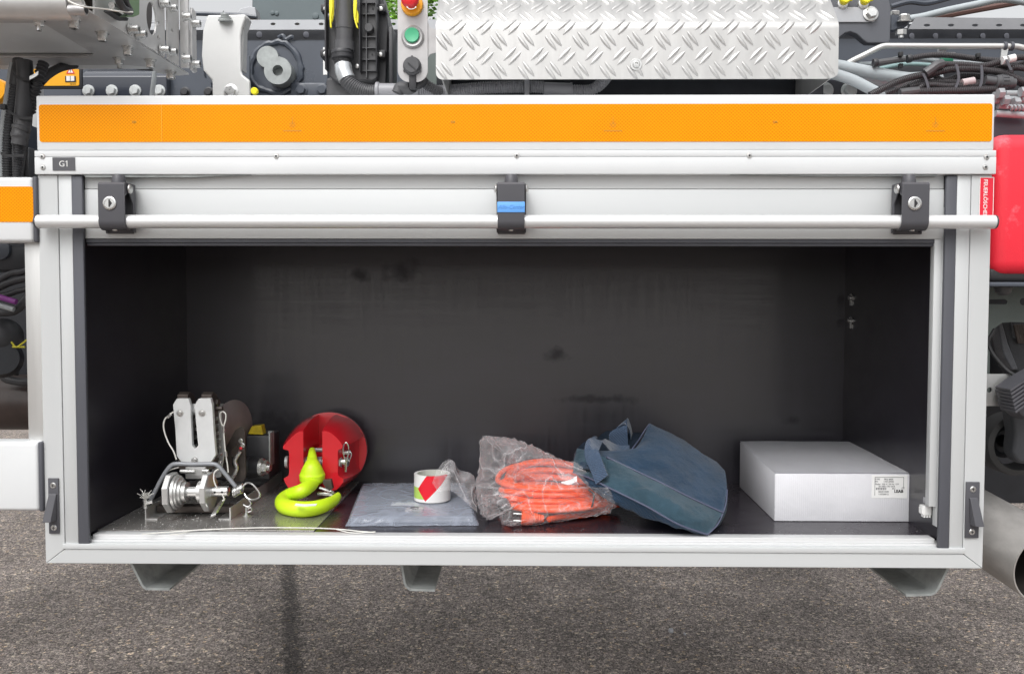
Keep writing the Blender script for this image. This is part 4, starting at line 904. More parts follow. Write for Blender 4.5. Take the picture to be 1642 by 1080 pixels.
# dark inner lining seen through the mouth
I1 = [(385, 385, .155), (440, 400, .17), (520, 370, .20), (590, 310, .23), (670, 200, .27), (720, 110, .285)]
I2 = [(130, 300, .26), (200, 240, .30), (280, 220, .33), (400, 180, .36), (560, 170, .37), (690, 170, .37)]
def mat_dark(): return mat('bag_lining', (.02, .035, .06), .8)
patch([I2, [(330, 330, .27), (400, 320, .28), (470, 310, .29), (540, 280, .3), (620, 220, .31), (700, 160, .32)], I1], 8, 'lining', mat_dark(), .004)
patch([[(98, 492, .17), (120, 430, .2), (130, 360, .22), (150, 330, .24), (190, 350, .25), (200, 370, .25)], [(105, 500, .165), (150, 480, .15), (190, 470, .14), (240, 480, .13), (300, 500, .12), (340, 540, .11)]], 8, 'left_flap', M_canvas, .004)
patch([[(105, 350, .24), (135, 298, .25), (160, 320, .26), (185, 360, .27), (230, 400, .27), (280, 420, .27)], [(100, 440, .19), (140, 400, .2), (180, 400, .2), (220, 430, .2), (280, 450, .2), (340, 480, .2)]], 6, 'zip_edge', mat('zip_tape', (.09, .08, .11), .8), .003)
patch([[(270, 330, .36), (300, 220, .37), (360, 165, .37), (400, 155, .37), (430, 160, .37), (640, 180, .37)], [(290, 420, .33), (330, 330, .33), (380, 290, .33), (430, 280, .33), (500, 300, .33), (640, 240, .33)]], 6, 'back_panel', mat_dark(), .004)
for i, C in enumerate((C2, C4)):
    bm = B(); q_ = [p+V((0, -.003, .001)) for p in curve(C if i == 0 else [(370, 375, .15)]+C[1:])]; sweep(bm, q_, .0022, 8); obj('piping', bm, M_pipe, T)
bm = B(); q_ = curve([(1205, 1012, .03), (1290, 925, .05), (1335, 830, .075), (1360, 740, .10), (1368, 640, .13)]); sweep(bm, q_, .0018, 8); obj('piping', bm, M_pipe, T)
bm = B(); q_ = [p+V((0, -.002, .001)) for p in curve([(470, 385, .163), (560, 335, .205), (600, 285, .225), (650, 215, .255), (690, 150, .27), (725, 103, .28)])]; sweep(bm, q_, .0016, 8); obj('hem', bm, M_pipe, T)
def strap(name, L, wd):
    bm = B(); ribbon(bm, [b3(*p) for p in L], [V(x)*.00165 for x in wd], .0013, 8); return obj(name, bm, M_web, T, smooth=60)
strap('handle', [(335, 560, .085), (300, 470, .10), (255, 350, .13), (265, 270, .16), (335, 235, .20), (400, 290, .24), (470, 330, .26), (560, 330, .26)],
      [(8, -3, 7), (9, -3, 5), (11, -2, 1), (8, 0, -8), (3, 6, 0), (-3, 10, 9), (2, 12, 8), (2, 12, 8)])
strap('handle', [(480, 330, .29), (475, 260, .29), (470, 170, .29), (490, 110, .30), (535, 80, .31), (570, 150, .33), (580, 230, .34), (575, 300, .34)],
      [(14, 0, 1), (14, 0, 2), (14, 0, 3), (10, 4, 6), (4, 10, 3), (3, 12, 0), (3, 12, 0), (3, 12, 0)])
strap('handle', [(210, 360, .30), (212, 270, .31), (240, 232, .33), (285, 225, .35), (300, 300, .36)], [(4, 8, 2), (4, 8, 2), (3, 9, 2), (3, 9, 2), (3, 9, 2)])

# ---- white cardboard box
A_ = G(1241.5, 835, FLOOR); Bp = G(1465, 836.5, FLOOR); D_ = G(1180.5, 778, FLOOR)
Y0 = (A_.y+Bp.y)/2; x0, x1 = A_.x, Bp.x-.006; y1 = Y0+.385; zt2 = W(1241.5, 757, Y0).z
def skew(bm, top=True):
    for v in bm.verts:
        t = (v.co.y-Y0)/.4; v.co.x += t*.013+max(0, t)*(v.co.x-x0)*.03; v.co.z += t*.014*(v.co.z-FLOOR)/.12
T = thing('cardboard_box', ((x0+x1)/2, Y0+.19, FLOOR), 'low white cardboard box with a printed shipping label, right of the blue bag', 'box')
bm = B(); t_ = bmesh.new(); box(bm, (x0+.0015, x1-.0015), (Y0+.002, y1), (FLOOR+.0005, zt2-.0025), .0012); skew(bm); bx = obj('carton', bm, M_card, T)
bm = B(); n = 24; rows = []
for j in range(n+1):
    row = []
    for i in range(n+1):
        x = x0+(x1-x0)*i/n; y = Y0+(y1-Y0)*j/n; e = min(i, n-i, j, n-j)/n
        row.append(V((x, y, zt2+.0035*math.sin(PI*i/n)*math.sin(PI*j/n)+noise.noise(V((x*9, y*9, 1)))*.001)))
    rows.append(row)
grid(bm, rows)
bmesh.ops.solidify(bm, geom=bm.faces[:], thickness=.0028); skew(bm); lid = obj('lid', bm, M_cardy, T)
bm = B(); box(bm, (x0+.0002, x1-.0002), (Y0-.0008, Y0+.0018), (FLOOR+.0012, zt2-.0032), .0006); obj('front_flap', bm, M_cardx, T)
bm = B(); box(bm, (x0-.0002, x0+.0012), (Y0+.003, y1-.004), (FLOOR+.0012, zt2-.0034), .0004); skew(bm); obj('side_flap', bm, M_card, T)
bm = B(); a, b = W(1398, 761, Y0), W(1454, 798, Y0); lx0, lx1, lz0, lz1 = a.x, b.x, b.z, a.z; box(bm, (lx0, lx1), (Y0-.0013, Y0-.0009), (lz0, lz1)); lb = obj('shipping_label', bm, M_labw, T, 0)
M_inkg = mat('grey_print', (.1, .1, .11), .6); yl = Y0-.0017; lw, lh = lx1-lx0, lz1-lz0
writing('label_text', 'LEAB', (lx0+lw*.76, yl, lz0+lh*.30), .0098, M_ink, lb, bold=.03)
for s, u, v, sz in (('TYPE', .15, .82, .0052), ('PRO 8000', .47, .82, .0052), ('PN', .13, .72, .0052), ('1707-30920', .47, .72, .0052), ('Model', .16, .61, .0052), ('230 V / 50 Hz  12V', .52, .61, .0052), ('SN 0402 1707 2018', .42, .51, .0048), ('IP21', .62, .41, .0048), ('5050010500', .33, .28, .005), ('1107330712', .33, .17, .005), ('CE', .88, .44, .006)):
    writing('label_text', s, (lx0+lw*u, yl, lz0+lh*v), sz, M_inkg, lb)
bm = B()
for k in range(13): box(bm, (lx0+lw*.12+k*.0019, lx0+lw*.12+k*.0019+.0006+.0006*(k % 3 == 0)), (yl-.0002, yl+.0002), (lz0+lh*.36, lz0+lh*.46))
for (ua, ub, va, vb) in ((.08, .9, .905, .915), (.08, .09, .12, .91), (.89, .9, .46, .91)): box(bm, (lx0+lw*ua, lx0+lw*ub), (yl-.0001, yl+.0003), (lz0+lh*va, lz0+lh*vb+.0003))
obj('barcode', bm, M_inkg, lb, 0)
bm = B(); c = G(1306, 724, zt2+.004); ribbon(bm, [c+V((-.008, .004, .0015)), c+V((0, -.002, .0012)), c+V((.010, .001, .0012))], [V((0, .003, 0))]*3, .0003); obj('torn_spot', bm, M_labw, T)

# ---- thin wire lying along the sill, crumbs of swarf
bm = B(); P = [G(u, v, FS+.003) for u, v in ((228, 856), (262, 853), (305, 850), (340, 848), (420, 845.5), (500, 846), (545, 848), (575, 851), (600, 853))]
tube(bm, P, .0014, 8); tube(bm, [G(272, 857, FS+.0025), G(290, 855, FS+.003), G(303, 851, FS+.003)], .0013, 8); tube(bm, [G(535, 847, FS+.003), G(565, 853.5, FS+.002), G(602, 852, FS+.002)], .0012, 8)
wr = obj('loose_wire', bm, M_wire, None); tag(wr, 'thin white wire rope lying along the front edge of the locker floor', 'wire')
bm = B(); rn = random.Random(11)
for i in range(420):
    if i < 300: p = G(rn.gauss(300, 55), rn.uniform(812, 856), FS+.0012)
    else: p = G(rn.uniform(200, 1495), rn.uniform(846, 860), FS+.0012)
    if not (-.95 < p.x < .95 and .055 < p.y < .5): continue
    s = rn.uniform(.0005, .0016)*(1 if i < 300 else .7); a = rn.uniform(0, PI); d1 = V((math.cos(a)*s, math.sin(a)*s, rn.uniform(0, .3)*s)); d2 = V((-math.sin(a)*s*.4, math.cos(a)*s*.4, 0))
    vs = [bm.verts.new(p+x) for x in (d1, d2, -d1, -d2, V((0, 0, s*.6)))]; bm.faces.new((vs[0], vs[1], vs[4])); bm.faces.new((vs[1], vs[2], vs[4])); bm.faces.new((vs[2], vs[3], vs[4])); bm.faces.new((vs[3], vs[0], vs[4])); bm.faces.new(vs[:4])
sw = obj('metal_swarf', bm, M_labw, None, 0); tag(sw, 'pale crumbs of dirt and swarf scattered on the locker floor', 'debris', kind='stuff')

# ================================================================ TRUCK PARTS AROUND THE LOCKER
def q4(u, v): return (u/3.724, v/3.724)                       # crop 1 (0,0) units
# ---- stainless winch support, upper left (crop units: 330 px wide at 4.976)
def c7(u, v): return (u/4.976, v/4.976)
Y0s = -.14; KS = .056
zs = W(134, 18, Y0s+.03).z; xs_ = W(130, 20, Y0s).x
def onside(px, py, X=None):
    r = ray(px, py); X = xs_ if X is None else X; t = (X+KS*(CAM.y-Y0s)-CAM.x)/(r.x-KS*r.y); return CAM+r*t
def YZs(X): return lambda u, v, w: V((X+w+KS*(u-Y0s), u, v))
T = thing('winch_support', (xs_-.4, .15, zs), 'stainless steel winch support box with socket screws underneath, top left above the locker', 'support box')
g1_ = lambda px, py: (G(px, py, zs).x, G(px, py, zs).y)
hA, hB, hC = g1_(68, 37), g1_(151, 87), g1_(146, 90)
sx0 = xs_-.002+KS*.03
bm = B(); plate(bm, [(-2.4, Y0s+.03), (sx0, Y0s+.03), (g1_(303, 120)[0], g1_(303, 120)[1]), g1_(278, 122), g1_(252, 117), g1_(240, 108), g1_(205, 104.5), (-2.4, g1_(205, 104.5)[1])], [[(-2.2, hA[1]), hA, hB, hC, (-2.2, hC[1])]], .004, XY(zs)); obj('bottom_sheet', bm, M_steel, T)
bm = B(); box(bm, (-2.3, xs_-.02), (hA[1]-.06, hC[1]+.14), (zs+.006, zs+.009)); obj('inner_sheet', bm, mat('pale_steel', (.75, .76, .76), .4, .3, var=.05, vscale=3), T)
bm = B(); sweep(bm, [V((-2.4, hC[1]-.003, zs-.002)), V((hC[0]-.002, hC[1]-.003, zs-.002))], .0035, 8); obj('edge_trim', bm, M_leg, T)
bm = B(); zr = W(60, 29, Y0s+.02).z; rr_ = .032; prof = [(Y0s+.06, zs-.0003), (Y0s+.045, zr+.003)]+[(Y0s+rr_-rr_*math.sin(a), zr+rr_-rr_*math.cos(a)) for a in [-.3+(PI/2+.3)*i/12 for i in range(13)]]+[(Y0s, zs+.3), (Y0s+.004, zs+.3), (Y0s+.006, zr+.04), (Y0s+.04, zr+.008), (Y0s+.056, zs+.004)]
prism(bm, prof, -2.4, W(105, 15, Y0s).x, lambda u, v, w_: V((w_, u, v))); obj('front_sheet', bm, M_steel, T, smooth=60)
bm = B(); prof = [(Y0s+.028, zs)]+[(Y0s+.03-.03*math.sin(a), zs+.03-.03*math.cos(a)) for a in [PI/2*i/10 for i in range(11)]]+[(Y0s, zs+.3), (Y0s+.004, zs+.3), (Y0s+.004, zs+.03), (Y0s+.03, zs+.004)]
prism(bm, prof, W(105, 15, Y0s).x+.0008, xs_-.002, lambda u, v, w_: V((w_, u, v))); obj('front_sheet', bm, M_steel, T, smooth=60)
bm = B(); c = onside(135, 16.5); cyl(bm, c+V((-.03, 0, 0)), c+V((.004, 0, 0)), .0105, seg=20); obj('roll_end', bm, M_leg, T)
bm = B(); cyl(bm, c+V((.0042, 0, 0)), c+V((.005, 0, 0)), .0075, seg=20); obj('roll_bore', bm, M_ink, T)
oc = onside(243, 30); ot = onside(243, 4).z; ol, orr = onside(235, 30).y, onside(251, 30).y
def sh_(px, py, r): c = onside(px, py); return circ(c.y, c.z, r, 12)[::-1]
e1 = onside(265, 90).y
bm = B(); plate(bm, [(Y0s+.05, zs-.0005), (e1, zs-.0005), (e1, zs+.32), (Y0s+.05, zs+.32)], [circ(oc.y, oc.z, abs(orr-ol)/2, 28, ot-oc.z)[::-1]]+[sh_(254, 38, .006), sh_(254, 60, .006)], .004, YZs(xs_-.004)); obj('side_plate', bm, M_steel, T)
bm = B(); e0, e2 = onside(266, 60).y, onside(285, 100).y
plate(bm, [(e0, zs-.004), (e2, zs-.004), (e2, zs+.32), (e0, zs+.32)], [sh_(273, 49, .005)], .004, YZs(xs_+.0005)); obj('lap_plate', bm, M_steel, T)
bm = B(); fy = onside(288, 100).y; X2 = xs_+.03; xf = xs_+KS*(fy-Y0s)
box(bm, (xf+.0055, xf+.028), (fy-.012, fy-.001), (zs-.008, zs+.26), .003); obj('flange', bm, M_steel, T)
a = onside(292, 14, X2); b = onside(314, 122, X2)
bm = B(); plate(bm, [(fy, b.z+.05), (fy, zs-.01), (b.y-.01, b.z+.005), (b.y, b.z+.01), (b.y, onside(314, 22, X2).z), (b.y-.02, onside(306, 18, X2).z+.01), (fy, onside(292, 8, X2).z)], [], .006, YZs(X2-.003)); obj('bolt_flange', bm, M_steel, T)
for px, py in ((212, 47), (224, 55), (262, 6), (274, 13), (262, 80), (274, 83)):
    bm = B(); socket(bm, onside(px-3, py, xs_+.003), (1, 0, 0), .0095, .02); obj('socket_screw', bm, M_bolt, T)
for px, py in ((297, 27), (312, 38), (297, 94), (312, 103)):
    bm = B(); socket(bm, onside(px-2, py, X2+.003), (1, 0, 0), .0095, .018); obj('socket_screw', bm, M_bolt, T)
for px, py in ((118, 32), (164, 53), (205, 76), (241, 97), (274, 115)):
    bm = B(); socket(bm, G(px, py, zs-.001), (0, 0, -1), .0105, .019); obj('socket_screw', bm, M_bolt, T)
for px, py in ((62, 31), (191, 94)):
    bm = B(); c = G(px, py, zs-.0005) if px > 100 else W(px, py, Y0s+.06); hexbolt(bm, c, (0, 0, -1), .010, .012); cyl(bm, c+V((0, 0, -.01)), c+V((0, 0, -.024)), .0055, seg=12); obj('nut', bm, M_bolt, T)
bm = B(); lathe(bm, (xs_-.14, oc.y+.02, zs+.125), (1, .05, 0), [(.10, 0), (.10, .02), (.06, .022), (.06, .10), (.085, .102), (.085, .115)], 40); obj('dark_filler_drum', bm, M_rust, T)  # dark drum added inside so no bright sky shows through the oval hole
bm = B(); box(bm, (xs_-.22, xs_-.19), (Y0s+.1, oc.y+.2), (zs+.02, zs+.32)); obj('dark_filler_wall', bm, M_chasd, T)  # dark sheet added inside the box to darken the oval hole
# green clamp with black strap on the side plate, thin white lanyard
Tc = thing('load_clamp', onside(215, 20, xs_+.06)-V((0, 0, .03)), 'green clamp with a black strap hanging at the side of the stainless support', 'clamp')
def k3(u, v, X=xs_+.05): return onside(u/4.976, v/4.976, X)
bm = B(); P = [k3(u, v) for u, v in ((905, -60), (1150, -60), (1148, 120), (1100, 138), (1010, 138), (1075, 100), (1050, 60))]; prism(bm, [(p.y, p.z) for p in P], xs_+.035, xs_+.05, lambda u, v, w_: V((w_, u, v))); obj('clamp_body', bm, M_grn, Tc, bev=.003)
bm = B(); tube(bm, [k3(940, -60), k3(950, 10), k3(985, 70), k3(1040, 95)], .008, 12); tube(bm, [k3(1000, -60), k3(1010, 20), k3(1040, 80)], .006, 10); obj('strap', bm, M_black, Tc)
bm = B(); P = [k3(u, v, xs_+.02) for u, v in ((880, 70), (1020, 150), (1010, 168), (980, 160), (870, 95))]; prism(bm, [(p.y, p.z) for p in P], xs_+.012, xs_+.03, lambda u, v, w_: V((w_, u, v))); obj('clamp_jaw', bm, M_ink, Tc)
bm = B(); cyl(bm, k3(890, 45, xs_+.03), k3(945, 60, xs_+.03), .007, seg=12); cyl(bm, k3(930, 68, xs_+.03), k3(938, 30, xs_+.03), .008, seg=12); obj('clamp_screw', bm, M_bolt, Tc)
bm = B(); tube(bm, [W(106, -6, Y0s-.01), W(112, 3, Y0s-.01), W(135, 11, Y0s-.01), k3(850, 75, xs_+.02), k3(940, 90, xs_+.045), k3(1060, 98, xs_+.06)], .0018, 8); ob = obj('lanyard', bm, M_wire); tag(ob, 'thin white wire lanyard running from the stainless box front to the green clamp', 'wire')

# ---- chassis beam behind (dark), with flanged holes
YC = 1.0
T = thing('chassis_frame', (0, YC, .9), 'dark grey truck chassis frame with rows of bolt holes behind the locker', 'chassis')
z0, z1 = W(821, 47, YC).z, W(821, 31, YC).z
xl, xr = -2.6, 2.6
def holes(pxs, py, Y, rx, ry): return [circ(W(px, py, Y).x, W(px, py, Y).z, rx, 16, ry)[::-1] for px in pxs]
bm = B(); plate(bm, [(xl, z0), (W(1455, 40, YC).x, z0), (W(1455, 40, YC).x, z1), (xl, z1)], [h for h in holes([322+38.6*k for k in range(-6, 30)], 38.7, YC, .0085, .0045)], .005, XZ(YC)); obj('upper_flange', bm, M_chasl, T)
bm = B(); c = W(1485, 40, YC); plate(bm, [(W(1456, 40, YC).x, z0-.004), (xr, z0-.010), (xr, z1-.012), (W(1468, 31, YC).x, z1+.002)], [h for h in holes([1485.5+38.5*k for k in range(0, 8)], 41.3, YC, .0105, .0045)], .005, XZ(YC-.004)); obj('upper_flange', bm, mat('mid_grey_paint', (.25, .255, .27), .4, var=.1, bump=.1), T)
zA, zB_ = W(821, 66, YC+.05).z, z0
bm = B(); plate(bm, [(xl, zA-.0), (xr, zA), (xr, z1-.003), (xl, z1-.003)], [], .006, XZ(YC+.05)); 
obj('shaded_underside', bm, M_chasd, T)  # dark sheet stands for the shaded underside and darkens the flange holes
for px in [416, 491]+[1462+38*k for k in range(0, 7)]:
    bm = B(); c = W(px, 56 if px < 600 else 58.5, YC+.05); lathe(bm, c+V((0, .001, 0)), (.3, -1, 0), [(.0105, 0), (.0105, .003), (.009, .0035)], 20); obj('lit_hole_disc', bm, mat('dull_grey', (.14, .145, .17), .5), T)  # grey discs stand for light showing through holes
bm = B(); box(bm, (xl, xr), (YC+.03, YC+.04), (W(821, 152, YC+.03).z-.35, zA-.001)); obj('side_member', bm, M_chas, T)
bm = B(); box(bm, (-2.4, 2.4), (YC+.5, YC+.56), (.75, 1.35)); obj('cross_member', bm, M_chasd, T)
# dark lower body mass behind the locker
bm = B(); box(bm, (-2.4, 2.4), (1.3, 1.36), (.78, 1.5)); obj('inner_rail', bm, M_chasd, T)
# welded boss plate
YB_ = YC+.015; 
def c2(u, v): return (300+u/3.724, v/3.724)
bm = B(); P = [c2(*q) for q in ((338, 70*3.724/3.724+110), (834, 180), (834, 600), (150, 600), (150, 420), (330, 420))]
P = pxpoly([(391, 66), (525, 66), (525, 160), (391, 160)], YB_); prism(bm, P, YB_, YB_+.012); obj('boss_plate', bm, M_chas, T)
bm = B(); pts = []
for k in range(48):
    a = 2*PI*k/48; u = 530+150*math.cos(a)*(1.0+.04*math.sin(3*a)); v = 405+152*math.sin(a)*(1+.03*math.cos(5*a)); px, py = c2(u, v); pts.append(W(px, py, YB_-.002)+V((random.uniform(-.002, .002), 0, random.uniform(-.002, .002))))
sweep(bm, pts, [.010+random.uniform(-.002, .002) for _ in pts], 8, closed=True); obj('weld_bead', bm, M_chas, T)
bm = B(); c = W(*c2(490, 350), YB_); cyl(bm, c, c+V((0, -.02, 0)), .036, seg=32); obj('back_boss', bm, M_galv, T)
bm = B(); c = W(*c2(541, 421), YB_-.06); lathe(bm, c+V((0, .06, 0)), (0, -1, 0), [(.045, 0), (.0465, .055), (.0455, .06), (.0175, .06), (.0165, .03), (.0005, .03)], 48); obj('boss', bm, M_galv, T)
bm = B(); a, b = W(518, 76, YB_-.001), W(524.5, 120, YB_-.001); box(bm, (a.x, b.x), (YB_-.0014, YB_-.0004), (b.z, a.z)); obj('white_label', bm, M_labw, T)
bm = B(); px, py = c2(590, 225); tube(bm, [W(px-12, py, YB_-.003), W(px-5, py-3, YB_-.006), W(px, py+3, YB_-.006), W(px+8, py-1, YB_-.006), W(px+12, py, YB_-.003)], .007, 8); obj('weld_spot', bm, M_chas, T)
bm = B(); a, b = W(465, 132, YB_-.02), W(523, 160, YB_-.02); box(bm, (a.x, b.x), (YB_-.02, YB_-.001), (b.z, a.z), .006, 3); obj('cover_plate', bm, M_chas, T)
for px in (483, 517):
    bm = B(); hexbolt(bm, W(px, 145, YB_-.021), (0, -1, 0), .016, .012); obj('cover_bolt', bm, M_chas, T)
bm = B(); c = W(409, 147, .6); lathe(bm, c, (0, -1, 0), [(.0105, 0), (.0105, .008), (.008, .011)], 20); obj('yellow_cap', bm, M_yel, T)
# ---- far cab body behind and sky-side shapes
T2 = thing('body_panel', (W(470, 10, 1.6).x, 1.6, 1.9), 'dark green grey body panel standing behind the chassis flange, top left centre', 'body panel')
bm = B(); P = pxpoly([(405, -60), (535, -60), (535, 34), (407, 34), (404, 15)], 1.6); prism(bm, P, 1.6, 1.75); obj('panel', bm, mat('green_grey', (.11, .14, .15), .45, var=.06), T2, bev=.004)
for px, py, r in ((437, 21, .009), (444, 22, .009), (506, 26, .014)):
    bm = B(); c = W(px, py, 1.6); lathe(bm, c, (0, -1, 0), [(r, 0), (r*.9, .004), (r*.5, .005)], 20); obj('panel_bolt', bm, mat('green_grey', (0, 0, 0)), T2)
bm = B(); P = pxpoly([(378, 24), (386, 14), (400, 10), (409, 12), (412, 30), (380, 30)], 1.5); prism(bm, P, 1.5, 1.56); obj('grey_fitting', bm, M_chasl, T2, bev=.003)
bm = B(); tube(bm, [W(305, 22, 1.3), W(345, 23, 1.3), W(380, 24, 1.3), W(412, 28, 1.3)], .008, 8); obj('top_hose', bm, M_chas, T2)

# ---- white folded stainless bracket
YK = .62; T = thing('mounting_bracket', W(360, 150, YK), 'white folded sheet bracket with a bolt on top beside the round chassis boss', 'bracket')
P = pxpoly([c2(*q) for q in ((92, 180), (118, 88), (340, 84), (355, 92), (330, 165), (322, 210), (322, 420), (330, 445), (375, 480), (378, 620), (150, 620), (148, 480), (95, 420), (84, 330))], YK)
bm = B(); prism(bm, P, YK, YK+.012); bmesh.ops.recalc_face_normals(bm, faces=bm.faces); obj('bracket_face', bm, mat('white_steel', (.62, .62, .61), .38, .35, var=.05, bump=.06), T, bev=.006)
bm = B(); P = pxpoly([c2(*q) for q in ((332, 165), (356, 94), (362, 110), (338, 180), (332, 420), (322, 420))], YK+.015); prism(bm, P, YK+.013, YK+.05); obj('bracket_side', bm, mat('white_steel', (0, 0, 0)), T)
bm = B(); c = W(*c2(228, 128), YK-.005); lathe(bm, c, (0, -.25, 1), [(.020, 0), (.020, .004), (.0175, .006), (.0175, .010), (.012, .011), (.012, .020), (.010, .022)], 20); tube(bm, [c+V((-.01, 0, .02)), c+V((-.004, 0, .03))], .0015, 6); obj('top_bolt', bm, M_galv, T)
bm = B(); hexbolt(bm, W(*c2(262, 548), YK), (0, -1, 0), .016, .012); obj('face_bolt', bm, M_bolt, T)

# ---- beam with four big bolts + label, cables (left)
YL = .78; T = thing('cross_beam', (W(200, 150, YL).x, YL, W(200, 165, YL).z), 'glossy dark beam with a row of large white bolts, below the stainless support', 'beam')
bm = B(); a, b = W(128, 120, YL), W(268, 175, YL); prof = [(YL, b.z-.2), (YL, a.z-.005), (YL+.006, a.z+.002), (YL+.05, a.z+.03), (YL+.16, a.z+.04), (YL+.16, b.z-.2)]; prism(bm, prof, a.x, b.x, lambda u, v, w_: V((w_, u, v))); obj('beam', bm, mat('gloss_dark', (.03, .035, .05), .2, coat=.6), T, bev=.003)
bm = B(); P = pxpoly([(267, 120), (300, 108), (326, 112), (328, 124), (338, 132), (341, 165), (267, 165)], YL+.03); prism(bm, P, YL+.03, YL+.05); P = pxpoly([(0, 90), (400, 90), (400, 175), (0, 175)], YL+.17); prism(bm, P, YL+.17, YL+.18); obj('gusset_plate', bm, M_chas, T)
for px in (142.5, 180, 217.5, 256):
    bm = B(); c = W(px, 146, YL); lathe(bm, c, (0, -1, 0), [(.0185, 0), (.0185, .004), (.0175, .005)], 32); lathe(bm, c+V((0, -.005, 0)), (0, -1, 0), [(.0145, 0), (.0145, .009), (.013, .0105)], 6, rot=.3); box(bm, (c.x-.0008-.004, c.x+.0008-.004), (c.y-.0162, c.y-.015), (c.z-.008, c.z+.01)); obj('beam_bolt', bm, mat('white_zinc', (.55, .57, .57), .45, .1, var=.08), T)
for px in (297, 335):
    bm = B(); hexbolt(bm, W(px, 148, YL+.03), (0, -1, 0), .012, .01); obj('dark_bolt', bm, M_black, T)
YW2 = .60; T = thing('warning_label', W(90, 138, YW2), 'yellow warning label with a triangle and an open manual symbol behind the hoses', 'warning label')
bm = B(); a, b = W(50, 95, YW2), W(127, 137.5, YW2); plate(bm, rrect(a.x, b.x, b.z, a.z, .005), [], .0015, XZ(YW2)); obj('label_plate', bm, M_laby, T, 0)
bm = B(); a0, b0 = W(44, 90, YW2), W(131, 142, YW2); box(bm, (a0.x, b0.x), (YW2+.002, YW2+.012), (b0.z, a0.z), .004); obj('label_carrier', bm, M_chasd, T)
c = W(113, 113, YW2-.001); s = .0125
bm = B(); tri = [(c.x-s, c.z-s*.75), (c.x+s, c.z-s*.75), (c.x, c.z+s)]; ti = [(c.x-s*.66, c.z-s*.56), (c.x, c.z+s*.62), (c.x+s*.66, c.z-s*.56)]; plate(bm, tri, [ti], .0006, XZ(YW2-.0012)); obj('warning_triangle', bm, M_labr, T, 0)
bm = B(); plate(bm, [(c.x-s*.64, c.z-s*.55), (c.x+s*.64, c.z-s*.55), (c.x, c.z+s*.60)], [], .0004, XZ(YW2-.0010)); obj('triangle_field', bm, M_labw, T, 0)
bm = B(); box(bm, (c.x-.0008, c.x+.0008), (YW2-.0018, YW2-.0011), (c.z-.002, c.z+.005)); box(bm, (c.x-.0008, c.x+.0008), (YW2-.0018, YW2-.0011), (c.z-.0055, c.z-.0036)); obj('exclamation_mark', bm, M_ink, T, 0)
c = W(113, 126.5, YW2-.001); bm = B(); box(bm, (c.x-.0155, c.x+.0155), (YW2-.0014, YW2-.0008), (c.z-.0095, c.z+.0075)); obj('manual_outline', bm, M_ink, T, 0)
for s_ in (-1, 1):
    bm = B(); xx = sorted((c.x+s_*.001, c.x+s_*.0115)); box(bm, xx, (YW2-.0024, YW2-.0016), (c.z-.0065, c.z+.0078)); obj('manual_page', bm, M_labw, T, 0)
bm = B(); cX = W(81, 108, YW2-.001); 
for s_ in (-1, 1): ribbon(bm, [cX+V((-.011, 0, -.009*s_)), cX, cX+V((.011, 0, .009*s_))], [V((.0007, 0, -.0012*s_))]*3, .0003, 2)
obj('red_cross', bm, M_labr, T, 0)
writing('label_code', '987 4 01', W(117, 135, YW2-.001), .005, M_ink, T)

# ---- column behind the cables and tank like thing on the far left
T = thing('support_column', W(36, 200, .7), 'pale grey vertical column seen behind the black hoses at the left edge', 'column')
bm = B(); a, b = W(17, 95, .7), W(62, 290, .7); box(bm, (a.x, b.x), (.7, .74), (b.z, a.z+.05), .004); obj('column', bm, M_frame, T)
bm = B(); a, b = W(-80, 205, .68), W(64, 262, .68); box(bm, (a.x, b.x), (.60, .69), (b.z, a.z), .006); obj('dark_strip', bm, M_chas, T)
bm = B(); a, b = W(-90, 240, .55), W(64, 300, .55); box(bm, (a.x, b.x), (.5, .59), (b.z-.05, a.z), .01); obj('rubber_block', bm, M_text, T)
bm = B(); lathe(bm, W(-6, 145, .5)+V((0, .05, 0)), (0, -1, 0), [(.03, 0), (.033, .02), (.033, .05), (.03, .06)], 32); obj('yellow_cap', bm, M_amber, T)
# ---- black hose bundle
YH = .12; T = thing('hose_bundle', W(30, 283, YH), 'thick bundle of black corrugated hoses held by cable ties, left of the orange tape', 'hose bundle')
def c6(u, v, Y=YH): return W(u/5.144, 90+v/5.144, Y)
bm = B(); tube(bm, [c6(110, 60), c6(85, 200), c6(55, 400), c6(22, 620), c6(15, 800), c6(20, 1000)], .008, 12); obj('grey_sheath', bm, M_grey, T)
bm = B(); corr(bm, [c6(135, 235), c6(110, 400), c6(80, 600), c6(68, 800), c6(70, 1020)], .0135, .006); obj('corrugated_hose', bm, M_black, T)
bm = B(); tube(bm, [c6(160, 40, YH+.01), c6(150, 130), c6(140, 200), c6(134, 245)], .015, 14); tube(bm, [c6(200, 40, YH-.03), c6(210, 200, YH-.03), c6(195, 400, YH-.03), c6(180, 560, YH-.03)], .018, 14); obj('rubber_sleeve', bm, M_black, T)
bm = B(); sweep(bm, cr([c6(184, 540, YH-.03), c6(180, 580, YH-.03), c6(168, 620, YH-.03), c6(166, 680, YH-.03), c6(160, 735, YH-.03)], 5), [.018]*5+[.0205]*4+[.018]*3+[.02]*3+[.0175]*6, 16); obj('shrink_sleeve', bm, M_dark, T)
bm = B(); corr(bm, [c6(158, 735, YH-.03), c6(150, 830, YH-.03), c6(142, 1020, YH-.03)], .0105, .0055); obj('corrugated_hose', bm, M_black, T)
bm = B(); corr(bm, [c6(360, 60, YH-.02), c6(330, 150, YH-.03), c6(300, 260, YH-.03), c6(270, 370, YH-.02), c6(245, 470, YH-.01)], .0125, .0085, depth=.72); obj('corrugated_hose', bm, M_black, T)
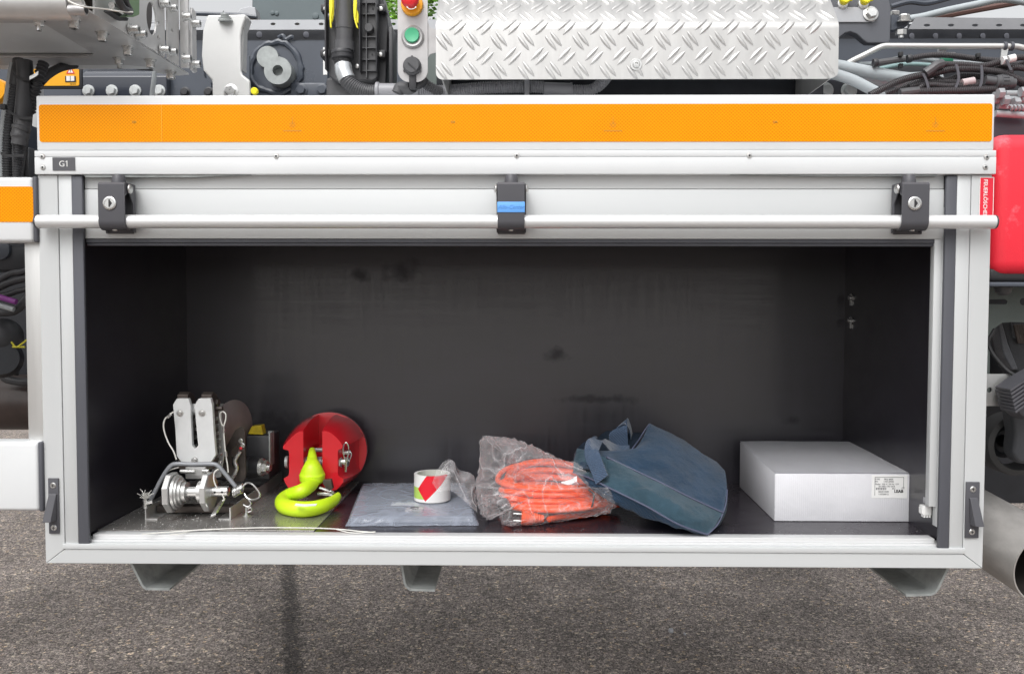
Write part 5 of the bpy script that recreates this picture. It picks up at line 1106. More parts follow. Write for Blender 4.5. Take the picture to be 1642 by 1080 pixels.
bm = B(); corr(bm, [c6(620, 70, YH+.2), c6(500, 95, YH+.15), c6(400, 150, YH+.08), c6(330, 215, YH+.02)], .0105, .006); obj('corrugated_hose', bm, M_black, T)
bm = B(); tube(bm, [c6(250, 200), c6(250, 400), c6(240, 560), c6(225, 640), c6(190, 780), c6(170, 1010)], .0065, 10); obj('cable', bm, M_dark, T)
bm = B(); tube(bm, [c6(185, 270), c6(160, 420), c6(115, 560), c6(105, 700), c6(120, 1010)], .005, 10); obj('cable', bm, M_dark, T)
bm = B(); tube(bm, [c6(150, 300, YH+.02), c6(145, 420, YH+.02), c6(110, 620, YH+.02), c6(105, 820, YH+.02), c6(130, 1010, YH+.02)], .0075, 10); obj('cable', bm, M_grey, T)
bm = B(); tube(bm, [c6(235, 400, YH+.01), c6(215, 700, YH+.01), c6(205, 850, YH+.01), c6(225, 1010, YH+.01)], .006, 10); obj('cable', bm, M_black, T)
for P in ([(100, 130), (130, 165), (190, 190), (250, 190), (300, 165)], [(30, 420), (70, 450), (120, 485), (190, 512), (265, 512)], [(5, 800), (50, 818), (120, 822), (200, 818)]):
    bm = B(); ribbon(bm, [c6(u, v, YH-.052) for u, v in P], [V((0, 0, .0032))]*len(P), .0009); obj('cable_tie', bm, M_ink, T)
bm = B(); a = c6(30, 420, YH-.055); box(bm, (a.x-.006, a.x+.006), (a.y-.005, a.y+.004), (a.z-.006, a.z+.006), .001); obj('tie_head', bm, M_ink, T)
bm = B(); c = c6(288, 160, YH-.055); ribbon(bm, [c+V((-.012, 0, -.006)), c+V((0, 0, 0)), c+V((.008, 0, .006))], [V((0, 0, .004))]*3, .001); obj('clip', bm, M_bolt, T)
bm = B(); tube(bm, [W(248, 108, .55), W(247, 125, .55), W(244, 150, .55), W(243, 165, .55)], .0065, 10); ob = obj('grey_cable', bm, M_grey); tag(ob, 'single light grey cable hanging in front of the row of large white bolts', 'cable')
bm = B(); corr(bm, [W(200, 100, .5), W(222, 108, .5), W(245, 110, .5)], .0075, .005); ob = obj('corrugated_hose', bm, M_black); tag(ob, 'short black corrugated hose right under the stainless support', 'hose')

# ---- things seen in the gap left of the locker
T = thing('air_tank', W(10, 690, .75)-V((.3, 0, 0)), 'dark brownish cylindrical tank low in the gap between the guard rails', 'tank')
c = W(10, 640, .75); R = (W(10, 600, .75).z-W(10, 688, .75).z)/2; c.z = (W(10, 600, .75).z+W(10, 688, .75).z)/2
bm = B(); lathe(bm, (-2.6, .75, c.z), (1, 0, 0), [(R*.9, 0), (R, .03), (R, 1.25), (R*.98, 1.30), (R*.7, 1.36), (.002, 1.38)], 48); obj('shell', bm, mat('brown_tank', (.045, .03, .026), .38, var=.3, vscale=14, bump=.1), T)
bm = B(); tube(bm, [W(30, 596, .68), W(12, 594, .66), W(8, 606, .66), W(30, 612, .66), W(50, 612, .66)], .012, 10); obj('pipe_stub', bm, M_black, T)
T = thing('valve_block', W(10, 560, .6), 'dark valve block with black hoses behind the aluminium post, left gap', 'valve block')
bm = B(); a, b = W(-60, 392, .62), W(60, 434, .62); box(bm, (a.x, b.x), (.6, .78), (b.z, a.z), .01); obj('upper_block', bm, M_chasd, T)
bm = B(); lathe(bm, W(2, 400, .6), (0, -1, 0), [(.03, 0), (.03, .01), (.02, .014)], 24); obj('block_cap', bm, M_chas, T)
bm = B(); sphere(bm, W(4, 540, .55), .055, n=24); obj('valve_dome', bm, M_black, T)
bm = B(); lathe(bm, W(5, 575, .55), (.5, -1, .1), [(.05, 0), (.055, .02), (.045, .05)], 28); obj('valve_body', bm, M_chasd, T)
for (r, PP) in ((.011, ((-20, 470), (10, 455), (32, 448), (50, 445))), (.009, ((-20, 460), (15, 440), (35, 436), (50, 430))), (.008, ((-20, 478), (12, 472), (30, 466), (50, 462))), (.012, ((-20, 500), (15, 500), (32, 492), (50, 470)))):
    bm = B(); tube(bm, [W(a, b, .5) for a, b in PP], r, 12); obj('hose', bm, M_black, T)
bm = B(); cyl(bm, W(-5, 475, .47), W(26, 484, .47), .008, seg=14); obj('purple_sleeve', bm, M_purp, T)
bm = B(); cyl(bm, W(-5, 488, .47), W(22, 496, .47), .0075, seg=14); obj('grey_sleeve', bm, M_grey, T)
for PP in (((18, 548), (26, 556), (36, 550), (44, 544)), ((20, 556), (30, 556), (40, 556))):
    bm = B(); tube(bm, [W(a, b, .5) for a, b in PP], .0025, 8); obj('yellow_wire', bm, mat('dim_yellow', (.5, .45, .02), .5), T)
bm = B(); a, b = W(-60, 430, .9), W(70, 606, .9); box(bm, (a.x, b.x), (.9, .95), (b.z, a.z)); obj('rear_plate', bm, M_chasd, T)

# ---- black housing with hose
def c5(u, v, Y): return W(500+u/6.75, v/6.75, Y)
YP = .52; T = thing('black_housing', c5(450, 1010, YP), 'black ribbed plastic housing with yellow clips around a fat hose, left of the red button', 'housing')
bm = B(); P = [(c5(u, v, YP).x, c5(u, v, YP).z) for u, v in ((160, -60), (720, -60), (720, 800), (700, 850), (650, 875), (250, 875), (190, 820), (165, 700), (152, 520))]; prism(bm, P, YP, YP+.1); obj('shell', bm, M_dark, T, bev=.004)
bm = B(); 
for v in (42, 165, 412, 530, 655, 775): a, b = c5(550, v-5, YP), c5(712, v+5, YP); box(bm, (a.x, b.x), (YP-.011, YP), (b.z, a.z))
a, b = c5(592, 30, YP), c5(606, 850, YP); box(bm, (a.x, b.x), (YP-.013, YP), (b.z, a.z)); obj('ribs', bm, M_dark, T)
for ua, ub in ((525, 548), (706, 726), (160, 185)):
    bm = B(); a, b = c5(ua, -40, YP), c5(ub, 800 if ua > 200 else 780, YP); box(bm, (a.x, b.x), (YP-.03, YP), (b.z, a.z), .002); obj('rim', bm, M_black, T)
bm = B(); c = c5(628, 320, YP); lathe(bm, c, (0, -1, 0), [(.0125, 0), (.0125, .018), (.011, .02)], 24); obj('round_knob', bm, M_dark, T)
for u, v, lab in ((745, 95, 1), (740, 590, 1), (490, 718, 0), (150, 95, 1), (145, 585, 1)):
    if lab: bm = B(); c = c5(u, v, YP+.005); box(bm, (c.x-.012, c.x+.016), (YP-.006, YP+.05), (c.z-.011, c.z+.010), .003); obj('screw_lug', bm, M_black, T)
    bm = B(); c = c5(u, v, YP-.008); lathe(bm, c+V((0, .003, 0)), (0, -1, 0), [(.0065, 0), (.006, .004), (.002, .005)], 16); obj('lug_screw', bm, M_bolt, T)
for u, v in ((662, 97), (655, 592)):
    bm = B(); lathe(bm, c5(u, v, YP), (0, -1, 0), [(.0025, 0), (.0025, .002)], 10); obj('pin_hole', bm, M_ink, T)
bm = B(); P = [(c5(u, v, YP+.06).x, c5(u, v, YP+.06).z) for u, v in ((730, -60), (770, -60), (800, 70), (840, 220), (850, 330), (825, 960), (730, 960))]; prism(bm, P, YP+.02, YP+.12); obj('side_housing', bm, M_black, T, bev=.004)
bm = B(); P = [(c5(u, v, YP+.03).x, c5(u, v, YP+.03).z) for u, v in ((150, 830), (800, 820), (790, 1060), (150, 1060))]; prism(bm, P, YP+.03, YP+.1); obj('lower_shell', bm, M_dark, T, bev=.01)
bm = B(); a = c5(845, 640, YP); box(bm, (a.x-.003, a.x+.008), (YP, YP+.08), (c5(0, 1060, YP).z, c5(0, 290, YP).z), .002); obj('edge_strip', bm, M_black, T)
# hose in the middle
YQ = YP-.035; bm = B(); s = 1/6.75*(YQ+1.89)/FPX
sweep(bm, [c5(352, v, YQ) for v in (-60, 110, 112, 320, 322, 450, 452, 550)], [r*s for r in (88, 88, 98, 98, 92, 90, 104, 106)], 28); obj('hose_coupling', bm, M_dark, T)
for u in (232, 462):
    bm = B(); c = c5(u, 190, YQ+.01); cyl(bm, c+V((-.012, 0, 0)), c+V((.012, 0, 0)), .012, seg=18); obj('pivot', bm, M_dark, T)
bm = B(); lathe(bm, c5(325, 552, YQ-.0), (.08, 0, -1), [(112*s, 0), (118*s, .003), (118*s, .009), (112*s, .010), (112*s, .016), (116*s, .017), (116*s, .021), (100*s, .023)], 32); obj('clamp_ring', bm, M_black, T)
bm = B(); corr(bm, [c5(322, 610, YQ), c5(335, 690, YQ), c5(350, 790, YQ-.005), c5(400, 890, YQ-.01), c5(490, 960, YQ-.01), c5(590, 1000, YQ-.01), c5(700, 1010, YQ-.01)], .0225, .0062, 22, .9); obj('corrugated_hose', bm, M_dark, T)
bm = B(); q = resample(cr([c5(338, 710, YQ), c5(350, 790, YQ-.005), c5(382, 865, YQ-.008)], 10), .002); sweep(bm, q, .0238, 26); obj('silver_wrap', bm, mat('silver_tape', (.62, .64, .66), .25, .6, bump=.5, bscale=60), T)
for (P) in ([(205, -60), (210, 60), (204, 200), (208, 300)], [(475, -60), (470, 60), (468, 200), (495, 305)]):
    bm = B(); ribbon(bm, [c5(u, v, YQ-.026) for u, v in P], [V((.0028, 0, 0)), V((.0045, 0, 0)), V((.0022, 0, 0)), V((.0018, 0, 0))], .004); obj('yellow_clip', bm, M_yel, T)
for (P) in ([(232, -60), (232, 60), (222, 160), (212, 240)], [(462, -60), (466, 60), (488, 150), (494, 250)]):
    bm = B(); ribbon(bm, [c5(u, v, YQ-.02) for u, v in P], [V((.002, 0, 0)), V((.002, 0, 0)), V((.004, 0, 0)), V((.0025, 0, 0))], .004); obj('yellow_clip', bm, M_yel, T)
M_cond = mat('conduit_grey', (.3, .3, .32), .4, var=.1)
# hose going on to the right, along the top of the locker
T = thing('corrugated_conduit', W(850, 150, .42), 'grey corrugated conduit running along under the tread plate cover', 'conduit')
bm = B(); a, b = c5(690, 985, .47), c5(1160, 990, .47); lathe(bm, a, b-a, [(.021, 0), (.024, .002), (.024, .009), (.0205, .012), (.0205, (b-a).length)], 24); obj('sleeve', bm, M_cond, T)
bm = B(); corr(bm, [W(672, 147, .47), W(720, 146, .44), W(780, 141, .42), W(850, 139, .42)], .0165, .0062, 18, .84); obj('corrugated_hose', bm, M_cond, T)
bm = B(); corr(bm, [W(844, 139, .42), W(872, 140, .42)], .0165, .0062, 18, .84); obj('corrugated_hose', bm, M_cond, T)
bm = B(); cyl(bm, W(872, 142, .42), W(917, 144, .42), .0165, seg=20); lathe(bm, W(914, 144, .42), (1, 0, 0), [(.018, 0), (.018, .006)], 20); obj('joint', bm, M_cond, T)
bm = B(); corr(bm, [W(917, 145, .42), W(945, 145, .42), W(962, 136, .42), W(975, 120, .43), W(980, 105, .45)], .0155, .0062, 18, .84); obj('corrugated_hose', bm, M_cond, T)
bm = B(); a, b = W(841, 124, .38), W(849, 152, .38); box(bm, (a.x, b.x), (.39, .44), (b.z, a.z), .001); obj('saddle_clip', bm, M_cond, T)
bm = B(); a, b = W(700, 124, .5), W(1320, 175, .5); box(bm, (a.x, b.x), (.5, .53), (b.z, a.z+.02), .001); ob = obj('cover_base', bm, M_chasd); tag(ob, 'dark channel closing the space below the tread plate cover', 'channel')
bm = B(); a, b = W(655, 120, .75), W(700, 165, .75); box(bm, (a.x, b.x), (.75, .77), (b.z, a.z+.1)); ob = obj('backing_plate', bm, M_olive); tag(ob, 'small olive plate between the button panel and the tread plate cover', 'plate')
bm = B(); corr(bm, [c5(1150, 860, .40), c5(1230, 910, .41), c5(1330, 970, .42), c5(1400, 1000, .43)], .014, .006, 16); ob = obj('corrugated_hose', bm, M_dark); tag(ob, 'short slanting corrugated hose below the black rotary switch', 'hose')

# ---- button panel
YU = .36; T = thing('control_panel', c5(1090, 880, YU), 'rounded metal control panel with red stop button, green button and black rotary knob', 'control panel')
a, b = c5(928, -40, YU), c5(1255, 888, YU); bm = B(); plate(bm, rrect(a.x, b.x, b.z, a.z+.05, .03, 8), [], .004, XZ(YU)); 
P = [(c5(u, v, YU+.0042).x, c5(u, v, YU+.0042).z) for u, v in ((1200, 250), (1262, 250), (1275, 300), (1345, 320), (1345, 570), (1275, 590), (1262, 620), (1200, 640))]; prism(bm, P, YU+.0042, YU+.007)
obj('face_plate', bm, M_leg, T)
s = 1/6.75*(YU+1.89)/FPX
c = c5(1088, 58, YU); bm = B(); lathe(bm, c, (0, -1, 0), [(118*s, 0), (118*s, .008), (112*s, .012), (60*s, .013)], 40); obj('yellow_collar', bm, M_amber, T)
c = c5(1080, 38, YU); bm = B(); lathe(bm, c, (0, -1, 0), [(60*s, .01), (64*s, .022), (93*s, .026), (95*s, .032), (90*s, .040), (70*s, .044), (.001, .046)], 44); eb = obj('stop_button', bm, M_estop, T, smooth=60)
bm = B(); tube(bm, [c5(1032, 78, YU-.043), c5(1052, 96, YU-.0455), c5(1078, 101, YU-.046), c5(1104, 96, YU-.0455), c5(1124, 80, YU-.043)], .0010, 6)
for (u, v, du) in ((1032, 78, -1), (1124, 80, 1)):
    c_ = c5(u, v, YU-.0445); prism(bm, [(c_.x+du*.002, c_.z+.002), (c_.x-du*.0022, c_.z+.0008), (c_.x+du*.0002, c_.z-.0028)], c_.y-.0004, c_.y+.0006)
obj('turn_arrow', bm, M_labw, eb)
c = c5(1092, 402, YU); bm = B(); lathe(bm, c, (0, -1, 0), [(122*s, 0), (121*s, .004), (104*s, .008), (86*s, .007), (84*s, .004), (.001, .004)], 44); gr_ = obj('button_ring', bm, M_leg, T)
bm = B(); lathe(bm, c5(1088, 392, YU), (0, -1, 0), [(78*s, .003), (78*s, .010), (72*s, .012), (40*s, .0105), (.001, .010)], 40); obj('green_button', bm, M_green, T, smooth=60)
c = c5(1088, 720, YU); bm = B(); lathe(bm, c, (0, -1, 0), [(98*s, 0), (98*s, .006), (92*s, .008), (84*s, .009), (84*s, .018), (78*s, .02), (.001, .02)], 40)
for k in range(3): a_ = PI/2+2*PI*k/3; cyl(bm, c+V((math.cos(a_)*98*s, 0, math.sin(a_)*98*s)), c+V((math.cos(a_)*98*s, -.006, math.sin(a_)*98*s)), .003, seg=12)
rk = obj('rotary_cap', bm, M_dark, T)
bm = B(); ribbon(bm, [c5(1042, 680, YU-.0212), c5(1088, 720, YU-.0212), c5(1134, 762, YU-.0212)], [V((.0011, 0, .0011))]*3, .0012); obj('pointer', bm, M_black, rk)
bm = B(); a, b = c5(1050, 790, YU-.004), c5(1130, 960, YU-.004); box(bm, (a.x, b.x), (YU-.004, YU+.012), (b.z, a.z), .003); obj('cable_gland', bm, M_black, T)
bm = B(); tube(bm, [c5(1090, 940, YU+.03), c5(1050, 960, YU+.04), c5(960, 950, YU+.05), c5(930, 1010, YU+.05)], .016, 14); obj('elbow', bm, M_dark, T)
bm = B(); tube(bm, [c5(1100, 940, YU+.02), c5(1170, 920, YU+.02), c5(1230, 860, YU+.03)], .010, 12); obj('strain_relief', bm, M_black, T)

# ---- tread plate cover
YT = .22; T = thing('tread_plate_cover', W(1020, 127, YT), 'bright aluminium tread plate cover with rounded corners above the locker', 'cover')
zb_, zk = W(1020, 127, YT).z, W(1020, 47, YT).z
xl_, xr_ = W(699, 90, YT).x, W(1345, 60, YT).x
# profile: vertical front, bend, then sloping back
R_ = .035; SL = math.radians(38)
prof = [(YT, zb_), (YT, zk)]
for i in range(1, 9):
    a = SL*i/8; prof.append((YT+R_*(1-math.cos(a)), zk+R_*math.sin(a)))
e = prof[-1]; Lup = .13; prof.append((e[0]+math.sin(SL)*Lup, e[1]+math.cos(SL)*Lup))
e = prof[-1]; prof.append((e[0]+.25, e[1]+.05))
lens_ = [0]
for a, b in zip(prof, prof[1:]): lens_.append(lens_[-1]+math.hypot(b[0]-a[0], b[1]-a[1]))
def onprof(s, off=0):
    s = max(0, s)
    for i in range(len(prof)-1):
        if s <= lens_[i+1] or i == len(prof)-2:
            t = (s-lens_[i])/(lens_[i+1]-lens_[i]); a, b = prof[i], prof[i+1]; d = V((b[0]-a[0], b[1]-a[1])).normalized(); nn = V((-d.y, d.x))
            return a[0]+(b[0]-a[0])*t+nn.x*off, a[1]+(b[1]-a[1])*t+nn.y*off
rc = .016; rc2 = .028
bm = B(); rows = []
for s, xi0, xi1 in [(0, rc, rc2)]+[(rc*(1-math.cos(a)), rc*(1-math.sin(a)), rc2*(1-math.sin(a))) for a in [PI/2*i/5 for i in range(1, 6)]]+[(x, 0, 0) for x in lens_[1:]]:
    y, z = onprof(s); rows.append([V((xl_+xi0+(xr_-xi1-xl_-xi0)*k/4, y, z)) for k in range(5)])
grid(bm, rows); bmesh.ops.recalc_face_normals(bm, faces=bm.faces); bmesh.ops.solidify(bm, geom=bm.faces[:], thickness=.003); obj('cover_sheet', bm, M_plate, T, smooth=50)
bm = B(); prism(bm, [(a+.006, b) for a, b in prof[1:-1]]+[(YT+.3, prof[-2][1]), (YT+.3, zb_+.004), (YT+.006, zb_+.004)], xl_+.012, xl_+.015, lambda u, v, w_: V((w_, u, v))); obj('end_cap', bm, M_plate, T)
bm = B(); prism(bm, [(a+.006, b) for a, b in prof[1:-1]]+[(YT+.3, prof[-2][1]), (YT+.3, zb_+.004), (YT+.006, zb_+.004)], xr_-.015, xr_-.012, lambda u, v, w_: V((w_, u, v))); obj('end_cap', bm, M_plate, T)
bm = B(); pit = 43.15*(YT+1.89)/FPX; pz = 23.6*(YT+1.89)/FPX
def lug(xc, sc, ang):
    n = 8; Lh, wh, h = .0240, .0054, .0032; ca, sa = math.cos(ang), math.sin(ang); rows = []
    for i in range(n+1):
        t = -1+2*i/n; w_ = wh*(1-t*t)**.8+.00005; hh = h*max(0, 1-t*t)**.6; row = []
        for k in range(5):
            m = -1+2*k/4; a_, b_ = t*Lh, m*w_; x = xc+a_*ca-b_*sa; s = sc+a_*sa+b_*ca
            y, z = onprof(s, hh*(1-m*m)**.7+.00005); row.append(V((x, y, z)))
        rows.append(row)
    if xc < xl_+.014 or xc > xr_-.014 or sc < .004: return
    grid(bm, rows)
for r in range(-1, 14):
    for k in range(-1, 17):
        xc = xl_+.0245+(k+(0 if r % 2 == 0 else .5))*pit-.004; sc = .0195+r*pz; ang = math.radians(-52 if r % 2 == 0 else 46)
        px_, ps_ = -math.sin(ang), math.cos(ang)
        for o_ in (-1, 1): lug(xc+px_*o_*.0080, sc+ps_*o_*.0080, ang)
for f in bm.faces: f.smooth = True
obj('tread_pattern', bm, M_plate, T, smooth=180, fixn=True)
bm = B(); c = W(1020, 103.5, YT); lathe(bm, c, (0, -1, 0), [(.0145, 0), (.0145, .0022), (.0135, .003)], 28); sc_ = obj('washer', bm, M_bolt, T); bm = B(); lathe(bm, c+V((0, -.003, 0)), (0, -1, 0), [(.0095, 0), (.0092, .003), (.007, .005), (.004, .0052), (.003, .002), (.0002, .002)], 24); obj('cover_screw', bm, M_bolt, T)

# ---- right hand: bracket plate with yellow caps
def c4(u, v, Y): return W(1340+u/5.437, v/5.437, Y)
YR = .66; T = thing('tank_bracket', c4(250, 380, YR), 'dark grey bracket with two yellow caps and a hexagon bolt, right of the tread plate', 'bracket')
P = [(c4(u, v, YR).x, c4(u, v, YR).z) for u, v in ((-60, -60), (440, -60), (470, 10), (484, 60), (478, 340), (465, 376), (280, 376), (240, 350), (185, 300), (130, 280), (85, 290), (30, 330), (-60, 340))]
bm = B(); prism(bm, P, YR, YR+.03); obj('plate', bm, mat('mid_grey_paint2', (.1, .105, .12), .38, var=.06, bump=.08), T, bev=.004)
P = [(c4(u, v, YR-.005).x, c4(u, v, YR-.005).z) for u, v in ((-60, 62), (330, 62), (348, 75), (350, 170), (335, 195), (-60, 195))]; bm = B(); prism(bm, P, YR-.005, YR-.0005); obj('spacer', bm, M_chasl, T, bev=.002)
bm = B(); hexbolt(bm, c4(305, 122, YR-.006), (0, -1, .1), .0165, .013); obj('hex_bolt', bm, M_bolt, T)
for u in (55, 235):
    c = c4(u, 40, YR); bm = B(); lathe(bm, c, (0, -1, 0), [(.0165, 0), (.0165, .006), (.0145, .009), (.011, .010)], 24); obj('collar', bm, M_bolt, T)
    bm = B(); lathe(bm, c+V((.002, -.009, .008)), (0, -1, .1), [(.014, 0), (.014, .012), (.011, .016)], 20); box(bm, (c.x+.002, c.x+.024), (c.y-.022, c.y-.01), (c.z+.004, c.z+.014), .003); obj('yellow_cap', bm, M_yel, T)
# hinge lug and bolts right of it
bm = B(); P = [(c4(u, v, YR+.05).x, c4(u, v, YR+.05).z) for u, v in ((484, 130), (660, 150), (640, 215), (500, 265), (484, 265))]; prism(bm, P, YR+.05, YR+.09); obj('lug', bm, M_chas, T, bev=.002)
bm = B(); c = c4(595, 190, YR+.04); lathe(bm, c, (0, -.2, 1), [(.020, 0), (.020, .003), (.0165, .004)], 24); lathe(bm, c+V((0, 0, .004)), (0, -.2, 1), [(.0155, 0), (.0155, .014), (.013, .017)], 6); obj('hex_bolt', bm, M_bolt, T)
bm = B(); c = c4(515, 130, YR+.07); lathe(bm, c, (0, -.2, 1), [(.0125, 0), (.0125, .010), (.010, .012)], 6); obj('hex_bolt', bm, M_bolt, T)
bm = B(); c = c4(570, 262, YR+.04); lathe(bm, c, (0, .1, -1), [(.0155, 0), (.0155, .014)], 6); cyl(bm, c+V((0, 0, -.012)), c+V((0, 0, -.024)), .007, seg=14); obj('hex_nut', bm, M_bolt, T)

# pipes above (behind) and the diagonal bar
bm = B(); tube(bm, [c4(640, 165, 1.25), c4(760, 145, 1.25), c4(960, 95, 1.25), c4(1200, 45, 1.25), c4(1450, -5, 1.25), c4(1700, 30, 1.25)], .0125, 14); ob = obj('steel_tube', bm, M_pale); tag(ob, 'pale blue grey tube rising diagonally above the perforated flange at top right', 'pipe')
T = thing('dark_fairing', c4(800, 120, 1.5), 'black glossy fairing behind the diagonal tube, top right corner', 'fairing')
bm = B(); P = [(c4(u, v, 1.5).x, c4(u, v, 1.5).z) for u, v in ((380, -80), (1350, -80), (1300, 5), (650, 150), (380, 160))]; prism(bm, P, 1.5, 1.6); obj('fairing', bm, mat('gloss_dark', (0, 0, 0)), T, bev=.004)
bm = B(); tube(bm, [c4(840, 165, 1.45), c4(1100, 110, 1.45), c4(1600, 20, 1.45)], .012, 8); obj('brown_edge', bm, mat('brown_rubber', (.12, .06, .05), .6), T)
bm = B(); tube(bm, [c4(480, 60, 1.4), c4(640, 20, 1.4), c4(800, 30, 1.4), c4(1000, -20, 1.4)], .010, 8); obj('fairing_rib', bm, M_chas, T)
# silver brake pipe
YS = .60; T = thing('silver_pipe', c4(1000, 430, YS), 'satin silver pipe bending up from behind the cover and running to the right edge', 'pipe')
bm = B(); tube(bm, [c4(60, 590, YS+.02), c4(130, 540, YS+.01), c4(250, 480, YS), c4(370, 420, YS), c4(430, 402, YS), c4(520, 402, YS), c4(1000, 404, YS), c4(1500, 405, YS), c4(1600, 410, YS), c4(1700, 440, YS)], .0082, 16); obj('pipe', bm, mat('satin_pipe', (.72, .72, .7), .3, .6), T, smooth=60)
for u in (1470, 1530):
    bm = B(); a = c4(u, 405, YS); lathe(bm, a+V((-.004, 0, 0)), (1, 0, 0), [(.0125, 0), (.0125, .008)], 20); obj('rubber_clip', bm, M_seal, T)
bm = B(); P = [(c4(u, v, YS).x, c4(u, v, YS).z) for u, v in ((1440, 430), (1500, 430), (1480, 520), (1430, 520))]; prism(bm, P, YS-.004, YS); obj('clip_leg', bm, M_bolt, T)
# fat pale hoses
T = thing('pale_hose', c4(200, 800, .5), 'thick pale grey hoses emerging from behind the tread plate cover at its right end', 'hose')
bm = B(); tube(bm, [c4(-150, 560, .5), c4(20, 575, .5), c4(250, 620, .5), c4(500, 665, .5), c4(640, 685, .5), c4(760, 680, .5), c4(900, 690, .52)], .0165, 18); obj('hose', bm, M_pale, T)
bm = B(); tube(bm, [c4(-150, 600, .54), c4(100, 640, .54), c4(350, 700, .54), c4(560, 720, .54), c4(700, 700, .54)], .0135, 16); obj('hose', bm, M_pale, T)
bm = B(); tube(bm, [c4(-120, 610, .46), c4(20, 655, .46), c4(150, 700, .46), c4(270, 760, .46), c4(420, 840, .46)], .0145, 16); obj('hose', bm, M_pale, T)
bm = B(); tube(bm, [c4(200, 560, .62), c4(400, 545, .62), c4(600, 500, .62), c4(900, 530, .62), c4(1300, 560, .62)], .006, 12); tube_ = obj('thin_hose', bm, M_pale, T)
bm = B(); tube(bm, [c4(380, 600, .6), c4(560, 565, .6), c4(700, 560, .6), c4(900, 575, .6), c4(1100, 590, .6)], .006, 12); obj('thin_hose', bm, mat('teal_hose', (.22, .33, .33), .4), T)
bm = B(); c = c4(960, 528, .60); box(bm, (c.x-.018, c.x+.018), (c.y-.008, c.y+.004), (c.z-.005, c.z+.005), .001); obj('green_band', bm, mat('dark_green', (.0, .12, .06), .5), T)
# wiring loom
YX = .42; T = thing('wiring_loom', c4(900, 800, YX), 'tangle of dark corrugated wiring conduits with cable ties above the right end of the locker', 'wiring loom')
M_loom = mat('loom_plastic', (.05, .045, .048), .42, var=.1)
def loom(P, r, Y=YX, pitch=.0048):
    bm = B(); corr(bm, [c4(u, v, Y+(k[0] if k else 0)) for u, v, *k in P], r, pitch, 12, .8); obj('conduit', bm, M_loom, T)
loom([(640, 515, .06), (760, 490, .06), (900, 480, .06), (1060, 490, .06), (1240, 515, .06), (1430, 530, .06)], .0078)
loom([(300, 830), (420, 770), (560, 705), (700, 665), (850, 640), (1000, 605), (1180, 600), (1330, 615), (1460, 640), (1650, 720)], .0095)
loom([(430, 820, .03), (600, 760, .03), (730, 700, .03), (860, 650, .03)], .0075)
loom([(930, 560), (1000, 562), (1120, 565), (1260, 575), (1340, 565), (1440, 535), (1540, 510), (1680, 495)], .0085)
loom([(860, 640, .02), (900, 690, .02), (970, 705, .02), (1080, 665, .02), (1240, 665, .02), (1350, 690, .02)], .0085)
loom([(1290, 640, .03), (1400, 590, .03), (1520, 565, .03), (1680, 560, .03)], .008)
loom([(1360, 610, .02), (1440, 580, .02), (1520, 590, .02), (1600, 570, .02), (1700, 530, .02)], .008)
loom([(1520, 640), (1530, 600), (1580, 590), (1680, 600)], .0085)
loom([(640, 760, .01), (720, 735, .01), (860, 715, .01), (1100, 720, .01), (1300, 720, .01)], .0085)
loom([(700, 800, -.01), (760, 750, -.01), (850, 740, -.01), (1000, 750, -.01), (1280, 740, -.01)], .008)
loom([(720, 800, -.02), (900, 795, -.02), (1150, 790, -.02), (1420, 775, -.02)], .0105)
loom([(560, 800, .02), (640, 775, .02), (760, 765, .02)], .0075)
loom([(1540, 700, .03), (1600, 720, .03), (1680, 760, .03)], .009)
bm = B(); sweep(bm, cr([c4(780, 640, YX-.01), c4(830, 605, YX-.012), (c4(880, 570, YX-.012)), c4(930, 555, YX-.01)], 5), .0125, 10); obj('y_sleeve', bm, M_dark, T)
bm = B(); sweep(bm, cr([c4(330, 552, YX+.06), c4(450, 535, YX+.06), (c4(600, 515, YX+.06))], 5), .0085, 10); obj('braided_sleeve', bm, M_dark, T)
for u in (345, 640):
    bm = B(); lathe(bm, c4(u, 548 if u < 500 else 512, YX+.058), (1, 0, .1), [(.0105, -.006), (.0115, -.004), (.0115, .004), (.0105, .006)], 16); obj('sleeve_clip', bm, M_black, T)
bm = B(); sweep(bm, cr([c4(560, 810, YX-.02), c4(630, 800, YX-.02), (c4(720, 790, YX-.02))], 5), .0105, 10); obj('sleeve', bm, M_dark, T)
for P in ([(760, 640), (785, 690), (805, 760), (800, 830)], [(1050, 560), (1065, 620), (1070, 700), (1030, 800)], [(1270, 570), (1275, 640), (1270, 720), (1240, 800)], [(1490, 520), (1510, 570), (1530, 615)]):
    bm = B(); ribbon(bm, [c4(u, v, YX-.024) for u, v in P], [V((.0035, 0, 0))]*len(P), .0009); obj('cable_tie', bm, M_seal, T)
for u, v, Y in ((565, 478, .05), (1240, 490, .05), (565, 580, .07)):
    bm = B(); c = c4(u, v, YX+Y); box(bm, (c.x-.005, c.x+.005), (c.y-.006, c.y+.006), (c.z-.005, c.z+.007), .001); obj('tie_head', bm, M_ink, T)
for a_, b_ in (((1100, 725), (1205, 705)), ((1500, 520), (1560, 505)), ((1450, 530), (1480, 525))):
    bm = B(); cyl(bm, c4(*a_, YX-.012), c4(*b_, YX-.012), .0102, seg=16); obj('marker_band', bm, M_labw if a_[0] != 1100 else mat('pale_band', (.5, .42, .42), .5), T)
bm = B(); c = c4(1300, 700, YX-.02); sweep(bm, [c, c4(1390, 712, YX-.02)], .012, 16); lathe(bm, c4(1390, 715, YX-.02), (1, 0, -.1), [(.015, 0), (.0185, .003), (.0185, .01), (.0205, .011), (.0205, .028), (.018, .03), (.018, .04), (.014, .041), (.014, .05)], 24)
obj('round_connector', bm, M_dark, T)
bm = B(); o = c4(1390, 715, YX-.02); 
